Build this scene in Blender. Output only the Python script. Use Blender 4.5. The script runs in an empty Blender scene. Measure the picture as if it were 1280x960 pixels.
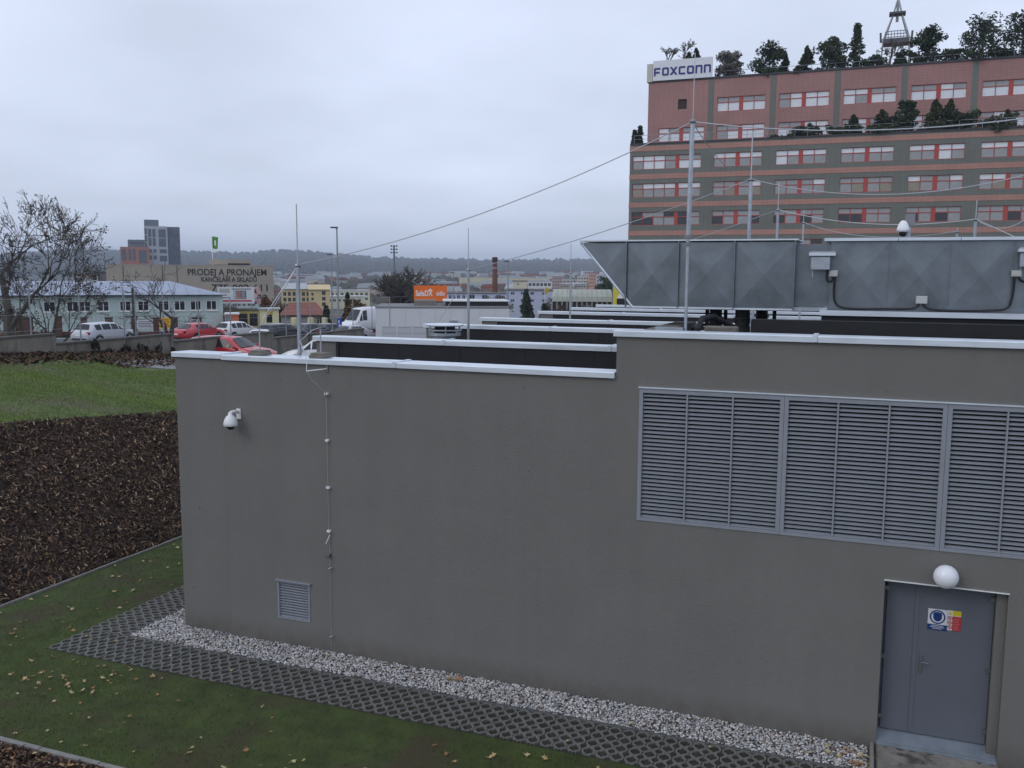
import bpy, math, random
import numpy as np
from mathutils import Vector, Matrix
random.seed(7); rng = np.random.default_rng(7)
scene = bpy.context.scene
COL = scene.collection
R = math.radians

# ------------------------------------------------------------------ camera
FPX, YAW, PITCH, ROLL, CAMH = 1146.65, 20.92, 6.91, 0.3204, 6.5
_y, _p, _r = R(YAW), R(PITCH), R(ROLL)
FW = Vector((-math.sin(_y)*math.cos(_p), math.cos(_y)*math.cos(_p), -math.sin(_p)))
_rt = Vector((math.cos(_y), math.sin(_y), 0)); _up = _rt.cross(FW)
RT = _rt*math.cos(_r) + _up*math.sin(_r); UP = -_rt*math.sin(_r) + _up*math.cos(_r)
CAM = Vector((0, 0, CAMH))
cd = bpy.data.cameras.new('camera'); cam = bpy.data.objects.new('camera', cd); COL.objects.link(cam)
m3 = Matrix((RT, UP, -FW)).transposed()
cam.matrix_world = Matrix.Translation(CAM) @ m3.to_4x4()
cd.sensor_width = 36; cd.lens = FPX/1280*36; cd.clip_start = 0.1; cd.clip_end = 9000
scene.camera = cam
scene.render.resolution_x, scene.render.resolution_y = 1024, 768

# ------------------------------------------------------------------ sky, sun, exposure
SUN_EL, SUN_AZ = 38.0, 215.0          # degrees; azimuth clockwise from +Y
w = bpy.data.worlds.new('World'); scene.world = w; w.use_nodes = True
nt = w.node_tree; nt.nodes.clear()
def N(t, **k):
    n = nt.nodes.new(t)
    for a, b in k.items(): setattr(n, a, b)
    return n
sky = N('ShaderNodeTexSky'); sky.sky_type = 'NISHITA'; sky.sun_disc = False
sky.sun_elevation = R(SUN_EL); sky.sun_rotation = R(SUN_AZ); sky.air_density = 1.0; sky.dust_density = 2.0; sky.ozone_density = 1.0
skys = N('ShaderNodeVectorMath', operation='SCALE'); skys.inputs['Scale'].default_value = 0.10
nt.links.new(sky.outputs[0], skys.inputs[0])
tc = N('ShaderNodeTexCoord')
sep = N('ShaderNodeSeparateXYZ'); nt.links.new(tc.outputs['Generated'], sep.inputs[0])
den = N('ShaderNodeMath', operation='ADD'); den.inputs[1].default_value = 0.22
ab = N('ShaderNodeMath', operation='ABSOLUTE'); nt.links.new(sep.outputs['Z'], ab.inputs[0]); nt.links.new(ab.outputs[0], den.inputs[0])
dx = N('ShaderNodeMath', operation='DIVIDE'); dy = N('ShaderNodeMath', operation='DIVIDE')
nt.links.new(sep.outputs['X'], dx.inputs[0]); nt.links.new(den.outputs[0], dx.inputs[1])
nt.links.new(sep.outputs['Y'], dy.inputs[0]); nt.links.new(den.outputs[0], dy.inputs[1])
cmb = N('ShaderNodeCombineXYZ'); nt.links.new(dx.outputs[0], cmb.inputs[0]); nt.links.new(dy.outputs[0], cmb.inputs[1])
n1 = N('ShaderNodeTexNoise'); n1.inputs['Scale'].default_value = 1.3; n1.inputs['Detail'].default_value = 4; n1.inputs['Roughness'].default_value = 0.42
nt.links.new(cmb.outputs[0], n1.inputs['Vector'])
cr = N('ShaderNodeValToRGB'); cr.color_ramp.elements[0].position = 0.32; cr.color_ramp.elements[1].position = 0.70
cr.color_ramp.elements[0].color = (0.60, 0.665, 0.81, 1); cr.color_ramp.elements[1].color = (0.79, 0.87, 1.07, 1)
nt.links.new(n1.outputs['Fac'], cr.inputs[0])
mx = N('ShaderNodeMix', data_type='RGBA'); mx.inputs[0].default_value = 0.90
nt.links.new(skys.outputs[0], mx.inputs[6]); nt.links.new(cr.outputs[0], mx.inputs[7])
bg = N('ShaderNodeBackground'); bg.inputs['Strength'].default_value = 1.0
nt.links.new(mx.outputs[2], bg.inputs[0])
ow = N('ShaderNodeOutputWorld'); nt.links.new(bg.outputs[0], ow.inputs[0])
sl = bpy.data.lights.new('sun', 'SUN'); sl.energy = 0.5; sl.angle = R(25); sl.color = (1, 0.96, 0.9)
so = bpy.data.objects.new('sun', sl); COL.objects.link(so)
sd = Vector((math.sin(R(SUN_AZ))*math.cos(R(SUN_EL)), math.cos(R(SUN_AZ))*math.cos(R(SUN_EL)), math.sin(R(SUN_EL))))
so.rotation_euler = sd.to_track_quat('Z', 'Y').to_euler()
vs = scene.view_settings
vs.view_transform = 'Standard'; vs.look = 'None'; vs.exposure = 0.14; vs.gamma = 1.0; vs.use_curve_mapping = False
scene.cycles.use_denoising = True
scene.cycles.max_bounces = 6; scene.cycles.volume_bounces = 0

# ------------------------------------------------------------------ helpers: rays
def ray(px, py): return FW + RT*((px-640)/FPX) + UP*((480-py)/FPX)
def atd(px, py, d): return CAM + ray(px, py)*d
def aty(px, py, y): d = ray(px, py); return CAM + d*(y/d.y)
def atx(px, py, x): d = ray(px, py); return CAM + d*(x/d.x)
def atz(px, py, z): d = ray(px, py); return CAM + d*((z-CAMH)/d.z)
def bearing(px): d = ray(px, 345); return math.atan2(-d.x, d.y)     # left of +Y

# ------------------------------------------------------------------ helpers: materials
MATS = {}
def mat(name, col, rough=0.7, tile=None, streak=0.0, dirt=None, metal=0.0, var=0.0, vscale=5.0, bump=0.0, bscale=40.0, spec=0.4, stain=None, sscale=1.0, attr=None, stretch=None, coat=0.0, sat=None, band=(0.3, 0.7)):
    if name in MATS: return MATS[name]
    m = bpy.data.materials.new(name); m.use_nodes = True; t = m.node_tree; b = t.nodes['Principled BSDF']
    b.inputs['Roughness'].default_value = rough; b.inputs['Metallic'].default_value = metal
    b.inputs['Specular IOR Level'].default_value = spec; b.inputs['Coat Weight'].default_value = coat
    L = t.links.new
    co = t.nodes.new('ShaderNodeTexCoord'); vec = co.outputs['Object']
    if stretch:
        mp = t.nodes.new('ShaderNodeMapping'); mp.inputs['Scale'].default_value = stretch; L(vec, mp.inputs[0]); vec = mp.outputs[0]
    c4 = (*col, 1)
    out = None
    if attr:
        a = t.nodes.new('ShaderNodeAttribute'); a.attribute_name = attr; out = a.outputs['Color']
    def mixc(fac, A, B, mode='MIX'):
        x = t.nodes.new('ShaderNodeMix'); x.data_type = 'RGBA'; x.blend_type = mode
        for s, v in ((0, fac), (6, A), (7, B)):
            if isinstance(v, (tuple, float, int)): x.inputs[s].default_value = v
            else: L(v, x.inputs[s])
        return x.outputs[2]
    if var > 0:
        n = t.nodes.new('ShaderNodeTexNoise'); n.inputs['Scale'].default_value = vscale; n.inputs['Detail'].default_value = 6; n.inputs['Roughness'].default_value = 0.6
        L(vec, n.inputs['Vector'])
        r = t.nodes.new('ShaderNodeValToRGB'); r.color_ramp.elements[0].position, r.color_ramp.elements[1].position = band
        lo = 1-var; hi = 1+var
        r.color_ramp.elements[0].color = (lo, lo, lo, 1); r.color_ramp.elements[1].color = (hi, hi, hi, 1)
        L(n.outputs['Fac'], r.inputs[0])
        out = mixc(1.0, out if out else c4, r.outputs[0], 'MULTIPLY')
    if tile:
        cmx = t.nodes.new('ShaderNodeMapping'); cmx.inputs['Rotation'].default_value = (math.pi/2, 0, 0); L(co.outputs['Object'], cmx.inputs[0])
        bt = t.nodes.new('ShaderNodeTexBrick'); bt.offset = 0.0; bt.inputs['Scale'].default_value = 1.0; bt.inputs['Brick Width'].default_value = tile[0]; bt.inputs['Row Height'].default_value = tile[1]
        bt.inputs['Mortar Size'].default_value = tile[2]; bt.inputs['Color1'].default_value = (1,1,1,1); bt.inputs['Color2'].default_value = (.95,.95,.95,1); bt.inputs['Mortar'].default_value = (.80,.80,.80,1)
        L(cmx.outputs[0], bt.inputs['Vector']); out = mixc(1.0, out if out else c4, bt.outputs['Color'], 'MULTIPLY')
    if streak:
        mp2 = t.nodes.new('ShaderNodeMapping'); mp2.inputs['Scale'].default_value = (2.2, 2.2, 0.10); L(co.outputs['Object'], mp2.inputs[0])
        n = t.nodes.new('ShaderNodeTexNoise'); n.inputs['Scale'].default_value = 1.6; n.inputs['Detail'].default_value = 7; n.inputs['Roughness'].default_value = 0.65; L(mp2.outputs[0], n.inputs['Vector'])
        r = t.nodes.new('ShaderNodeValToRGB'); r.color_ramp.elements[0].position = .34; r.color_ramp.elements[1].position = .62
        lo = 1-streak; hi = 1+streak*.4; r.color_ramp.elements[0].color = (lo,lo,lo,1); r.color_ramp.elements[1].color = (hi,hi,hi,1); L(n.outputs['Fac'], r.inputs[0])
        out = mixc(1.0, out if out else c4, r.outputs[0], 'MULTIPLY')
    if dirt:      # splash marks and soil creeping up from the foot
        sx = t.nodes.new('ShaderNodeSeparateXYZ'); L(co.outputs['Object'], sx.inputs[0])
        n = t.nodes.new('ShaderNodeTexNoise'); n.inputs['Scale'].default_value = 5.0; n.inputs['Detail'].default_value = 6; L(co.outputs['Object'], n.inputs['Vector'])
        mr = t.nodes.new('ShaderNodeMapRange'); mr.inputs['From Min'].default_value = 0.02; mr.inputs['From Max'].default_value = 0.42; mr.inputs['To Min'].default_value = 1.0; mr.inputs['To Max'].default_value = 0.0; L(sx.outputs['Z'], mr.inputs['Value'])
        ml = t.nodes.new('ShaderNodeMath'); ml.operation = 'MULTIPLY'; L(mr.outputs[0], ml.inputs[0]); L(n.outputs['Fac'], ml.inputs[1])
        out = mixc(ml.outputs[0], out if out else c4, (*dirt, 1))
    if stain:
        n = t.nodes.new('ShaderNodeTexNoise'); n.inputs['Scale'].default_value = sscale; n.inputs['Detail'].default_value = 5
        L(vec, n.inputs['Vector'])
        r = t.nodes.new('ShaderNodeValToRGB'); r.color_ramp.elements[0].position = stain[3]; r.color_ramp.elements[1].position = stain[4]
        L(n.outputs['Fac'], r.inputs[0])
        out = mixc(r.outputs[0], out if out else c4, (*stain[:3], 1))
    if out: L(out, b.inputs['Base Color'])
    else: b.inputs['Base Color'].default_value = c4
    if bump > 0:
        n = t.nodes.new('ShaderNodeTexNoise'); n.inputs['Scale'].default_value = bscale; n.inputs['Detail'].default_value = 4
        L(vec, n.inputs['Vector'])
        bn = t.nodes.new('ShaderNodeBump'); bn.inputs['Strength'].default_value = bump; bn.inputs['Distance'].default_value = 0.02
        L(n.outputs['Fac'], bn.inputs['Height']); L(bn.outputs[0], b.inputs['Normal'])
    MATS[name] = m
    return m

# ------------------------------------------------------------------ helpers: meshes
class MB:
    def __init__(s): s.v = []; s.f = []; s.c = []
    def poly(s, pts):
        i = len(s.v); s.v += [tuple(p) for p in pts]; s.f.append(tuple(range(i, i+len(pts)))); return s
    def quad(s, a, b, c, d): return s.poly((a, b, c, d))
    def box(s, x0, x1, y0, y1, z0, z1):
        i = len(s.v)
        s.v += [(x0,y0,z0),(x1,y0,z0),(x1,y1,z0),(x0,y1,z0),(x0,y0,z1),(x1,y0,z1),(x1,y1,z1),(x0,y1,z1)]
        s.f += [tuple(i+k for k in q) for q in ((0,3,2,1),(4,5,6,7),(0,1,5,4),(1,2,6,5),(2,3,7,6),(3,0,4,7))]
        return s
    def bbox(s, x0, x1, y0, y1, z0, z1, b=0.01):   # box with chamfered vertical and top edges
        prof = [(x0+b,y0),(x1-b,y0),(x1,y0+b),(x1,y1-b),(x1-b,y1),(x0+b,y1),(x0,y1-b),(x0,y0+b)]
        i = len(s.v); s.v += [(x,y,z0) for x,y in prof] + [(x,y,z1-b) for x,y in prof]
        cx, cy = (x0+x1)/2, (y0+y1)/2
        s.v += [(x+(b if x<cx else -b), y+(b if y<cy else -b), z1) for x,y in prof]
        for k in range(8):
            j = (k+1)%8
            s.f += [(i+k,i+j,i+8+j,i+8+k),(i+8+k,i+8+j,i+16+j,i+16+k)]
        s.f += [tuple(i+7-k for k in range(8)), tuple(i+16+k for k in range(8))]
        return s
    def prism(s, pts, y0, y1):     # pts in (x,z), extruded along y
        n = len(pts); i = len(s.v)
        s.v += [(x,y0,z) for x,z in pts] + [(x,y1,z) for x,z in pts]
        s.f.append(tuple(i+k for k in range(n))); s.f.append(tuple(i+n+n-1-k for k in range(n)))
        for k in range(n): j = (k+1)%n; s.f.append((i+j,i+k,i+n+k,i+n+j))
        return s
    def tube(s, path, r, n=6, cap=True):
        path = [Vector(p) for p in path]; rs = r if isinstance(r, (list, tuple)) else [r]*len(path)
        i0 = len(s.v); prev = None
        for k, p in enumerate(path):
            a = path[max(k-1, 0)]; b = path[min(k+1, len(path)-1)]; t = (b-a)
            t = t.normalized() if t.length > 1e-9 else Vector((0,0,1))
            u = (prev - t*prev.dot(t)) if prev else (Vector((1,0,0)) if abs(t.x) < 0.8 else Vector((0,1,0)))
            u = u - t*u.dot(t); u.normalize(); prev = u; q = t.cross(u)
            for j in range(n):
                an = 2*math.pi*j/n; s.v.append(tuple(p + (u*math.cos(an)+q*math.sin(an))*rs[k]))
        for k in range(len(path)-1):
            for j in range(n):
                a = i0+k*n+j; b = i0+k*n+(j+1)%n; s.f.append((a,b,b+n,a+n))
        if cap:
            s.f.append(tuple(i0+n-1-j for j in range(n))); e = i0+(len(path)-1)*n; s.f.append(tuple(e+j for j in range(n)))
        return s
    def cyl(s, c, r, h, n=16, axis='z', r2=None):
        c = Vector(c); a = {'x':Vector((1,0,0)),'y':Vector((0,1,0)),'z':Vector((0,0,1))}[axis]
        return s.tube([c, c+a*h], [r, r if r2 is None else r2], n)
    def lathe(s, c, prof, n=20, axis='z'):   # prof: (r, h)
        i = len(s.v); c = Vector(c)
        for r, h in prof:
            for j in range(n):
                an = 2*math.pi*j/n; x, y = r*math.cos(an), r*math.sin(an)
                s.v.append(tuple(c + (Vector((x,y,h)) if axis == 'z' else Vector((x,h,y)))))
        for k in range(len(prof)-1):
            for j in range(n):
                a = i+k*n+j; b = i+k*n+(j+1)%n
                s.f.append((a,b,b+n,a+n) if axis == 'z' else (b,a,a+n,b+n))
        return s
    def sphere(s, c, r, n=16, m=10, sc=(1,1,1)):
        i = len(s.v)
        for a in range(m+1):
            th = math.pi*a/m
            for j in range(n):
                ph = 2*math.pi*j/n
                s.v.append((c[0]+r*sc[0]*math.sin(th)*math.cos(ph), c[1]+r*sc[1]*math.sin(th)*math.sin(ph), c[2]+r*sc[2]*math.cos(th)))
        for a in range(m):
            for j in range(n):
                p = i+a*n+j; q = i+a*n+(j+1)%n; s.f.append((p,p+n,q+n,q))
        return s
    def mesh(s, name, m, smooth=False, off=None):
        me = bpy.data.meshes.new(name)
        v = s.v if off is None else [(a-off[0],b-off[1],c-off[2]) for a,b,c in s.v]
        me.from_pydata(v, [], s.f); me.update()
        if m: me.materials.append(m)
        if smooth: me.shade_smooth()
        return me
    def build(s, name, m, parent=None, smooth=False, local=False, loc=None):
        """verts in world coordinates unless local (then they are in the parent's frame)"""
        off = None
        if parent is not None and not local: off = tuple(parent['_base'])
        if loc is not None: off = loc
        o = bpy.data.objects.new(name, s.mesh(name, m, smooth, off)); COL.objects.link(o)
        if parent is not None: o.parent = parent
        if loc is not None: o.location = loc if parent is None else [loc[i]-parent['_base'][i] for i in range(3)]
        return o
def add(name, me, parent, loc, rot=(0,0,0), sc=None):
    o = bpy.data.objects.new(name, me); COL.objects.link(o); o.parent = parent; o.location = loc; o.rotation_euler = rot
    if sc: o.scale = sc
    return o
def tag(o, label=None, cat=None, group=None, kind=None):
    if label: o['label'] = label
    if cat: o['category'] = cat
    if group: o['group'] = group
    if kind: o['kind'] = kind
    return o
ROOTS = []
def thing(name, label, cat, loc=(0,0,0), rz=0.0, group=None):
    o = bpy.data.objects.new(name, None); COL.objects.link(o); o.location = loc; o.rotation_euler = (0,0,rz); o.empty_display_size = 0.2
    o['_base'] = tuple(loc); ROOTS.append(o)
    return tag(o, label, cat, group)
def arr_mesh(name, V, F, m, colors=None, smooth=False):
    """V (n,3), F (k,3 or 4) numpy; colors per vertex (n,3)"""
    me = bpy.data.meshes.new(name); k = F.shape[1]
    me.vertices.add(len(V)); me.vertices.foreach_set('co', np.ascontiguousarray(V, dtype=np.float32).ravel())
    me.loops.add(F.size); me.loops.foreach_set('vertex_index', np.ascontiguousarray(F, dtype=np.int32).ravel())
    me.polygons.add(len(F)); me.polygons.foreach_set('loop_start', np.arange(0, F.size, k, dtype=np.int32))
    me.update(calc_edges=True)
    if colors is not None:
        a = me.color_attributes.new('col', 'FLOAT_COLOR', 'POINT')
        a.data.foreach_set('color', np.ascontiguousarray(np.concatenate([colors, np.ones((len(colors),1))], 1), dtype=np.float32).ravel())
    if smooth: me.shade_smooth()
    me.materials.append(m)
    return me
def arr_obj(name, *a, **k):
    o = bpy.data.objects.new(name, arr_mesh(name, *a, **k)); COL.objects.link(o); return o

# ------------------------------------------------------------------ materials
M_render = mat('grey_render', (0.186, 0.180, 0.166), 0.92, var=0.05, vscale=0.8, bump=0.55, bscale=95, spec=0.2, streak=0.028, dirt=(0.085,0.075,0.062), stain=(0.105,0.103,0.098,0.70,0.745), sscale=11)
M_zinc = mat('zinc_flashing', (0.70, 0.755, 0.81), 0.34, metal=0.35, var=0.12, vscale=3, stretch=(0.5,3,3))
M_galv = mat('galvanised_steel', (0.42, 0.46, 0.50), 0.42, metal=0.75, var=0.16, vscale=7, bump=0.03, bscale=20)
M_duct = mat('duct_sheet_steel', (0.195, 0.220, 0.240), 0.36, metal=0.7, var=0.22, vscale=2.2, bump=0.10, bscale=2.5)
M_memb = mat('dark_roof_membrane', (0.018, 0.019, 0.022), 0.75, var=0.2, vscale=2)
M_slat = mat('louvre_grey_blue', (0.278, 0.296, 0.33), 0.5, metal=0.1, var=0.06, vscale=4)
M_black = mat('unlit_interior_black', (0.006, 0.006, 0.008), 0.9)  # near-black colour stands in for the unlit space behind slats
M_door = mat('door_blue_grey', (0.114, 0.124, 0.148), 0.55, var=0.05, vscale=2)
M_hw = mat('metal_hardware', (0.25, 0.25, 0.26), 0.4, metal=0.8)
M_white = mat('white_plastic', (0.78, 0.78, 0.77), 0.35)
M_globe = mat('opal_globe', (0.82, 0.83, 0.87), 0.25, coat=0.3)
M_blackpl = mat('black_plastic', (0.012, 0.012, 0.013), 0.3)
M_conc = mat('rough_concrete', (0.21, 0.195, 0.17), 0.95, var=0.25, vscale=5, bump=0.7, bscale=30, stain=(0.07,0.065,0.055,0.55,0.66), sscale=3)
M_paver = mat('paver_concrete', (0.150, 0.147, 0.135), 0.95, var=0.15, vscale=6, bump=0.4, bscale=60)
M_soil = mat('dark_soil', (0.036, 0.034, 0.024), 1.0, var=0.35, vscale=8, bump=0.6, bscale=30)
M_kerb = mat('concrete_edging', (0.22, 0.21, 0.195), 0.9, var=0.2, vscale=6, bump=0.3, bscale=50)
M_cable = mat('black_cable', (0.01, 0.01, 0.011), 0.5)
M_wire = mat('aluminium_wire', (0.50, 0.51, 0.53), 0.45, metal=0.7)
M_lightbox = mat('pale_grey_box', (0.52, 0.52, 0.50), 0.5)
M_lawn = mat('lawn_soil', (0.046, 0.064, 0.016), 1.0, var=0.35, vscale=2.2, bump=0.5, bscale=40, stain=(0.055,0.047,0.024,0.50,0.66), sscale=0.8)
M_ulawn = mat('upper_lawn_soil', (0.085, 0.120, 0.030), 1.0, var=0.35, vscale=1.6, bump=0.5, bscale=30, stain=(0.11,0.10,0.06,0.52,0.66), sscale=0.4, stretch=(0.6,1.4,1))
M_blade = mat('grass_blade', (0.05,0.09,0.02), 0.8, attr='col', spec=0.15)
M_chip = mat('mulch_chip', (0.06,0.04,0.03), 0.95, attr='col', spec=0.15)
M_mulch = mat('mulch_bed_soil', (0.042, 0.027, 0.021), 1.0, var=0.5, vscale=14, bump=0.9, bscale=25)
M_pebble = mat('white_pebble', (0.5,0.49,0.48), 0.7, attr='col')
M_asph = mat('asphalt', (0.075, 0.077, 0.082), 0.85, var=0.15, vscale=0.5, bump=0.2, bscale=60)
M_glass = mat('window_glass', (0.02, 0.024, 0.03), 0.08, spec=0.7)
M_steelpost = mat('grey_post', (0.30, 0.32, 0.34), 0.5, metal=0.5)
M_bark = mat('dark_bark', (0.075, 0.066, 0.058), 0.95, var=0.3, vscale=8)
# ================================================================== SETTING
def smooth(a, b, x): t = np.clip((x-a)/(b-a), 0, 1); return t*t*(3-2*t)
def street_z(y): return np.maximum(1.4 - 0.045*(y-50), -9.0)
def T(x, y):
    """terrain height of the site and the street beyond it"""
    x = np.asarray(x, float); y = np.asarray(y, float)
    lawn = 2.46 + (-20.0-x)*0.122 - 0.06*(y-19.3)
    bank = (-15.35-x)*math.tan(R(28))
    site = np.minimum(np.maximum(bank, 0), np.maximum(lawn, 0))
    lot = np.maximum(lawn - 0.16*np.maximum(y-32.5, 0), street_z(y)-0.3)
    site = np.where(y > 32.5, np.minimum(site, lot), site)
    site = np.where(y < 8.73, np.maximum(0, site), site)
    return np.where(x < -30.45, street_z(y), site)
def sheet(name, x0, x1, y0, y1, nx, ny, m, dz=0.0, fn=T, kind='structure', cond=None):
    xs = np.linspace(x0, x1, nx+1); ys = np.linspace(y0, y1, ny+1); X, Y = np.meshgrid(xs, ys)
    V = np.stack([X, Y, fn(X, Y)+dz], -1).reshape(-1, 3)
    i = np.arange(nx*ny); r = i//nx; c = i % nx; a = r*(nx+1)+c
    F = np.stack([a, a+1, a+nx+2, a+nx+1], 1)
    if cond is not None:
        cx = V[F].mean(1); F = F[cond(cx[:,0], cx[:,1])]
    o = arr_obj(name, V, F, m); o['kind'] = kind
    return o
# far ground: one sheet out to the horizon, under everything
def far_fn(X, Y):
    d = np.hypot(X, Y)
    z = np.where(d < 140, -1.2, -1.2 - (d-140)*0.02)
    z = np.maximum(z, -9)
    z = np.where((X < -31) & (Y < 140), np.minimum(z, street_z(Y)-0.4), z)
    return z
xs = np.concatenate([-np.geomspace(5200, 60, 26), np.linspace(-56, 56, 29), np.geomspace(60, 5200, 26)])
X, Y = np.meshgrid(xs, xs); V = np.stack([X, Y, far_fn(X, Y)], -1).reshape(-1, 3); n = len(xs)
i = np.arange((n-1)**2); r = i//(n-1); c = i % (n-1); a = r*n+c
M_far = mat('valley_ground', (0.085, 0.088, 0.062), 1.0, var=0.4, vscale=0.012, stain=(0.13,0.12,0.10,0.5,0.6), sscale=0.02)
o = arr_obj('valley_ground', V, np.stack([a, a+1, a+n+1, a+n], 1), M_far); o['kind'] = 'structure'
# near lawn, bank and upper lawn, car park, street
sheet('lawn', -15.35, 12, 3.0, 12.4, 60, 20, M_lawn)
sheet('lawn', -15.35, -11.0, 12.4, 32, 10, 40, M_lawn)
lawn_edge = lambda x, y: (-15.35-x)*math.tan(R(28)) > 2.46 + (-20.0-x)*0.122 - 0.06*(y-19.3)
sheet('mulch_bank', -24.0, -15.35, 5.0, 32, 60, 100, M_mulch, cond=lambda x, y: ~lawn_edge(x+0.10, y))
sheet('lawn', -30.45, -17.0, 5.0, 32.5, 60, 100, M_ulawn, dz=0.004, cond=lambda x, y: lawn_edge(x-0.10, y))
sheet('car_park', -30.45, 14, 32.5, 60, 40, 30, M_asph, dz=0.002)
sheet('street', -58, -30.45, 2, 140, 12, 80, M_asph, dz=0.0)
# front corner mulch bed
MB().quad((-24,3,0.02),(-4,3,0.02),(-4,8.68,0.02),(-24,8.68,0.02)).build('mulch_bed', M_mulch)['kind'] = 'structure'
# thin concrete edgings: each length a piece of the edging
def edging(name, pts, step=1.0, wd=0.05, h=0.055, z=0.0, mt=None, label='narrow concrete edging'):
    e = thing(name, label, 'edging', (*pts[0], z))
    for (ax, ay), (bx, by) in zip(pts[:-1], pts[1:]):
        L = math.hypot(bx-ax, by-ay); k = max(1, int(L/step)); an = math.atan2(by-ay, bx-ax)
        me = MB().bbox(0.004, L/k-0.004, -wd/2, wd/2, -0.1, h, 0.008).mesh('edging_stone', mt or M_kerb)
        for q in range(k):
            add('edging_stone', me, e, (ax+(bx-ax)*q/k-pts[0][0], ay+(by-ay)*q/k-pts[0][1], random.uniform(-0.006, 0.004)), (0,0,an+random.uniform(-.004,.004)))
    return e
edging('bank_edging', [(-15.35,8.73),(-15.35,30)], label='pale concrete edging strip along the foot of the mulch bank')
edging('bed_edging', [(-15.35,8.73),(-5,8.73)], wd=0.08, h=0.05, label='pale concrete edging between front lawn and corner mulch bed')
gx0, gx1, gy0, gy1 = -12.02, 0.36, 12.25, 12.96
edging('gravel_edging', [(gx0,20),(gx0,gy0),(gx1,gy0)], step=1.0, wd=0.05, h=0.03, mt=mat('dark_edging', (0.085,0.085,0.082), 0.9, var=0.2), label='dark thin edging between white gravel and grass pavers')

# ------------------------------------------------------------------ grass pavers, each its own piece
pav = thing('grass_paver_strip', 'strip of grey lattice grass pavers along the gravel at the building foot', 'paving', (-12.93, 11.33, 0))
PWX, PWY, CX, CY = 0.6, 0.455, 3, 2
def paver_mesh():
    b = MB(); cw, ch = PWX/CX, PWY/CY; g = 0.004; w2 = 0.024; h0, h1 = -0.03, 0.022
    def ribbon(pts):
        i = len(b.v)
        for x, y in pts:
            xa, xb = max(g, x-w2), min(PWX-g, x+w2)
            b.v.extend([(xa,y,h0),(xb,y,h0),(xb-0.004,y,h1),(xa+0.004,y,h1)])
        for k in range(len(pts)-1):
            p = i+4*k
            b.f.extend([(p+1,p,p+3,p+2)] if k == 0 else [])
            for j in range(1, 4): q = (j+1) % 4; b.f.append((p+j, p+q, p+4+q, p+4+j))
        e = i+4*(len(pts)-1); b.f.append((e,e+1,e+2,e+3))
    for kx in range(CX):
        x0 = kx*cw
        for s in (0, 1):        # two mirrored zigzags enclose a row of hexagonal cells
            xm = x0+cw/2; pts = []
            for ky in range(CY):
                y0 = ky*ch
                off = cw*0.5-0.012; mid = cw*0.17
                sg = -1 if s == 0 else 1
                pts += [(xm+sg*mid, y0+g if ky == 0 else y0), (xm+sg*mid, y0+ch*0.16), (xm+sg*off, y0+ch*0.36), (xm+sg*off, y0+ch*0.66), (xm+sg*mid, y0+ch*0.86)]
            pts.append((xm+sg*mid, PWY-g))
            ribbon(pts)
        for ky in range(CY):
            b.box(x0+cw*0.30, x0+cw*0.70, ky*ch+(g if ky == 0 else -0.018), ky*ch+0.026, h0, h1-0.001)
        b.box(x0+cw*0.30, x0+cw*0.70, PWY-0.026, PWY-g, h0, h1-0.001)
    return b.mesh('paver', M_paver)
pm = paver_mesh()
MB().quad((-12.93,11.32,-0.006),(12,11.32,-0.006),(12,12.24,-0.006),(-12.93,12.24,-0.006)).quad((-12.93,12.24,-0.006),(-12.04,12.24,-0.006),(-12.04,22,-0.006),(-12.93,22,-0.006)).build('paver_bed', M_soil, pav)
bpy.data.objects['paver_bed'].location.z += 0.011
for rr in range(2):
    for k in range(26):
        add('paver', pm, pav, (k*PWX, rr*PWY, random.uniform(-.004,.004)+0.004), (random.uniform(-.008,.008), random.uniform(-.008,.008), 0))
for k in range(14):     # side strip
    for rr in range(2):
        add('paver', pm, pav, (rr*PWY+PWY, 2*PWY+k*PWX, random.uniform(-.004,.004)+0.004), (0, 0, math.pi/2))

# ------------------------------------------------------------------ gravel: uncountable pebbles
ico = None
import bmesh
_b = bmesh.new(); bmesh.ops.create_icosphere(_b, subdivisions=1, radius=1.0)
IV = np.array([v.co[:] for v in _b.verts]); IF = np.array([[v.index for v in f.verts] for f in _b.faces]); _b.free()
def pebbles(name, P, S, C, m):
    n = len(P); nv = len(IV)
    V = IV[None]*(1+rng.uniform(-.28,.28,(n,nv,1)))
    V = V*S[:,None,:]
    a = rng.uniform(0, 2*np.pi, n); tl = rng.uniform(-.5,.5,n)
    ca, sa = np.cos(a)[:,None], np.sin(a)[:,None]; ct, st = np.cos(tl)[:,None], np.sin(tl)[:,None]
    x, y, z = V[...,0], V[...,1], V[...,2]
    y, z = y*ct-z*st, y*st+z*ct
    x, y = x*ca-y*sa, x*sa+y*ca
    V = np.stack([x,y,z],-1)+P[:,None,:]
    F = (IF[None]+np.arange(n)[:,None,None]*nv).reshape(-1,3)
    return arr_obj(name, V.reshape(-1,3), F, m, colors=np.repeat(C, nv, 0))
NP = 21000
A1, A2 = (gx1-gx0)*(gy1-gy0), (-11.36-gx0)*6.0
u = rng.random(NP) < A1/(A1+A2)
px = np.where(u, rng.uniform(gx0+.03, gx1-.03, NP), rng.uniform(gx0+.03, -11.33, NP)); py = np.where(u, rng.uniform(gy0+.03, gy1+.04, NP), rng.uniform(gy1, 19, NP))
s = rng.uniform(.008,.020,NP); S = np.stack([s*rng.uniform(1,1.6,NP), s, s*rng.uniform(.6,1,NP)],1)
g = rng.uniform(.24,.72,NP); warm = rng.random(NP) < .08; drk = rng.random(NP) < .10
C = np.stack([g, g*.97, g*.95],1); C[warm] *= np.array([.85,.66,.52]); C[drk] *= .22
Z = 0.012+rng.uniform(0,.03,NP)
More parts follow.
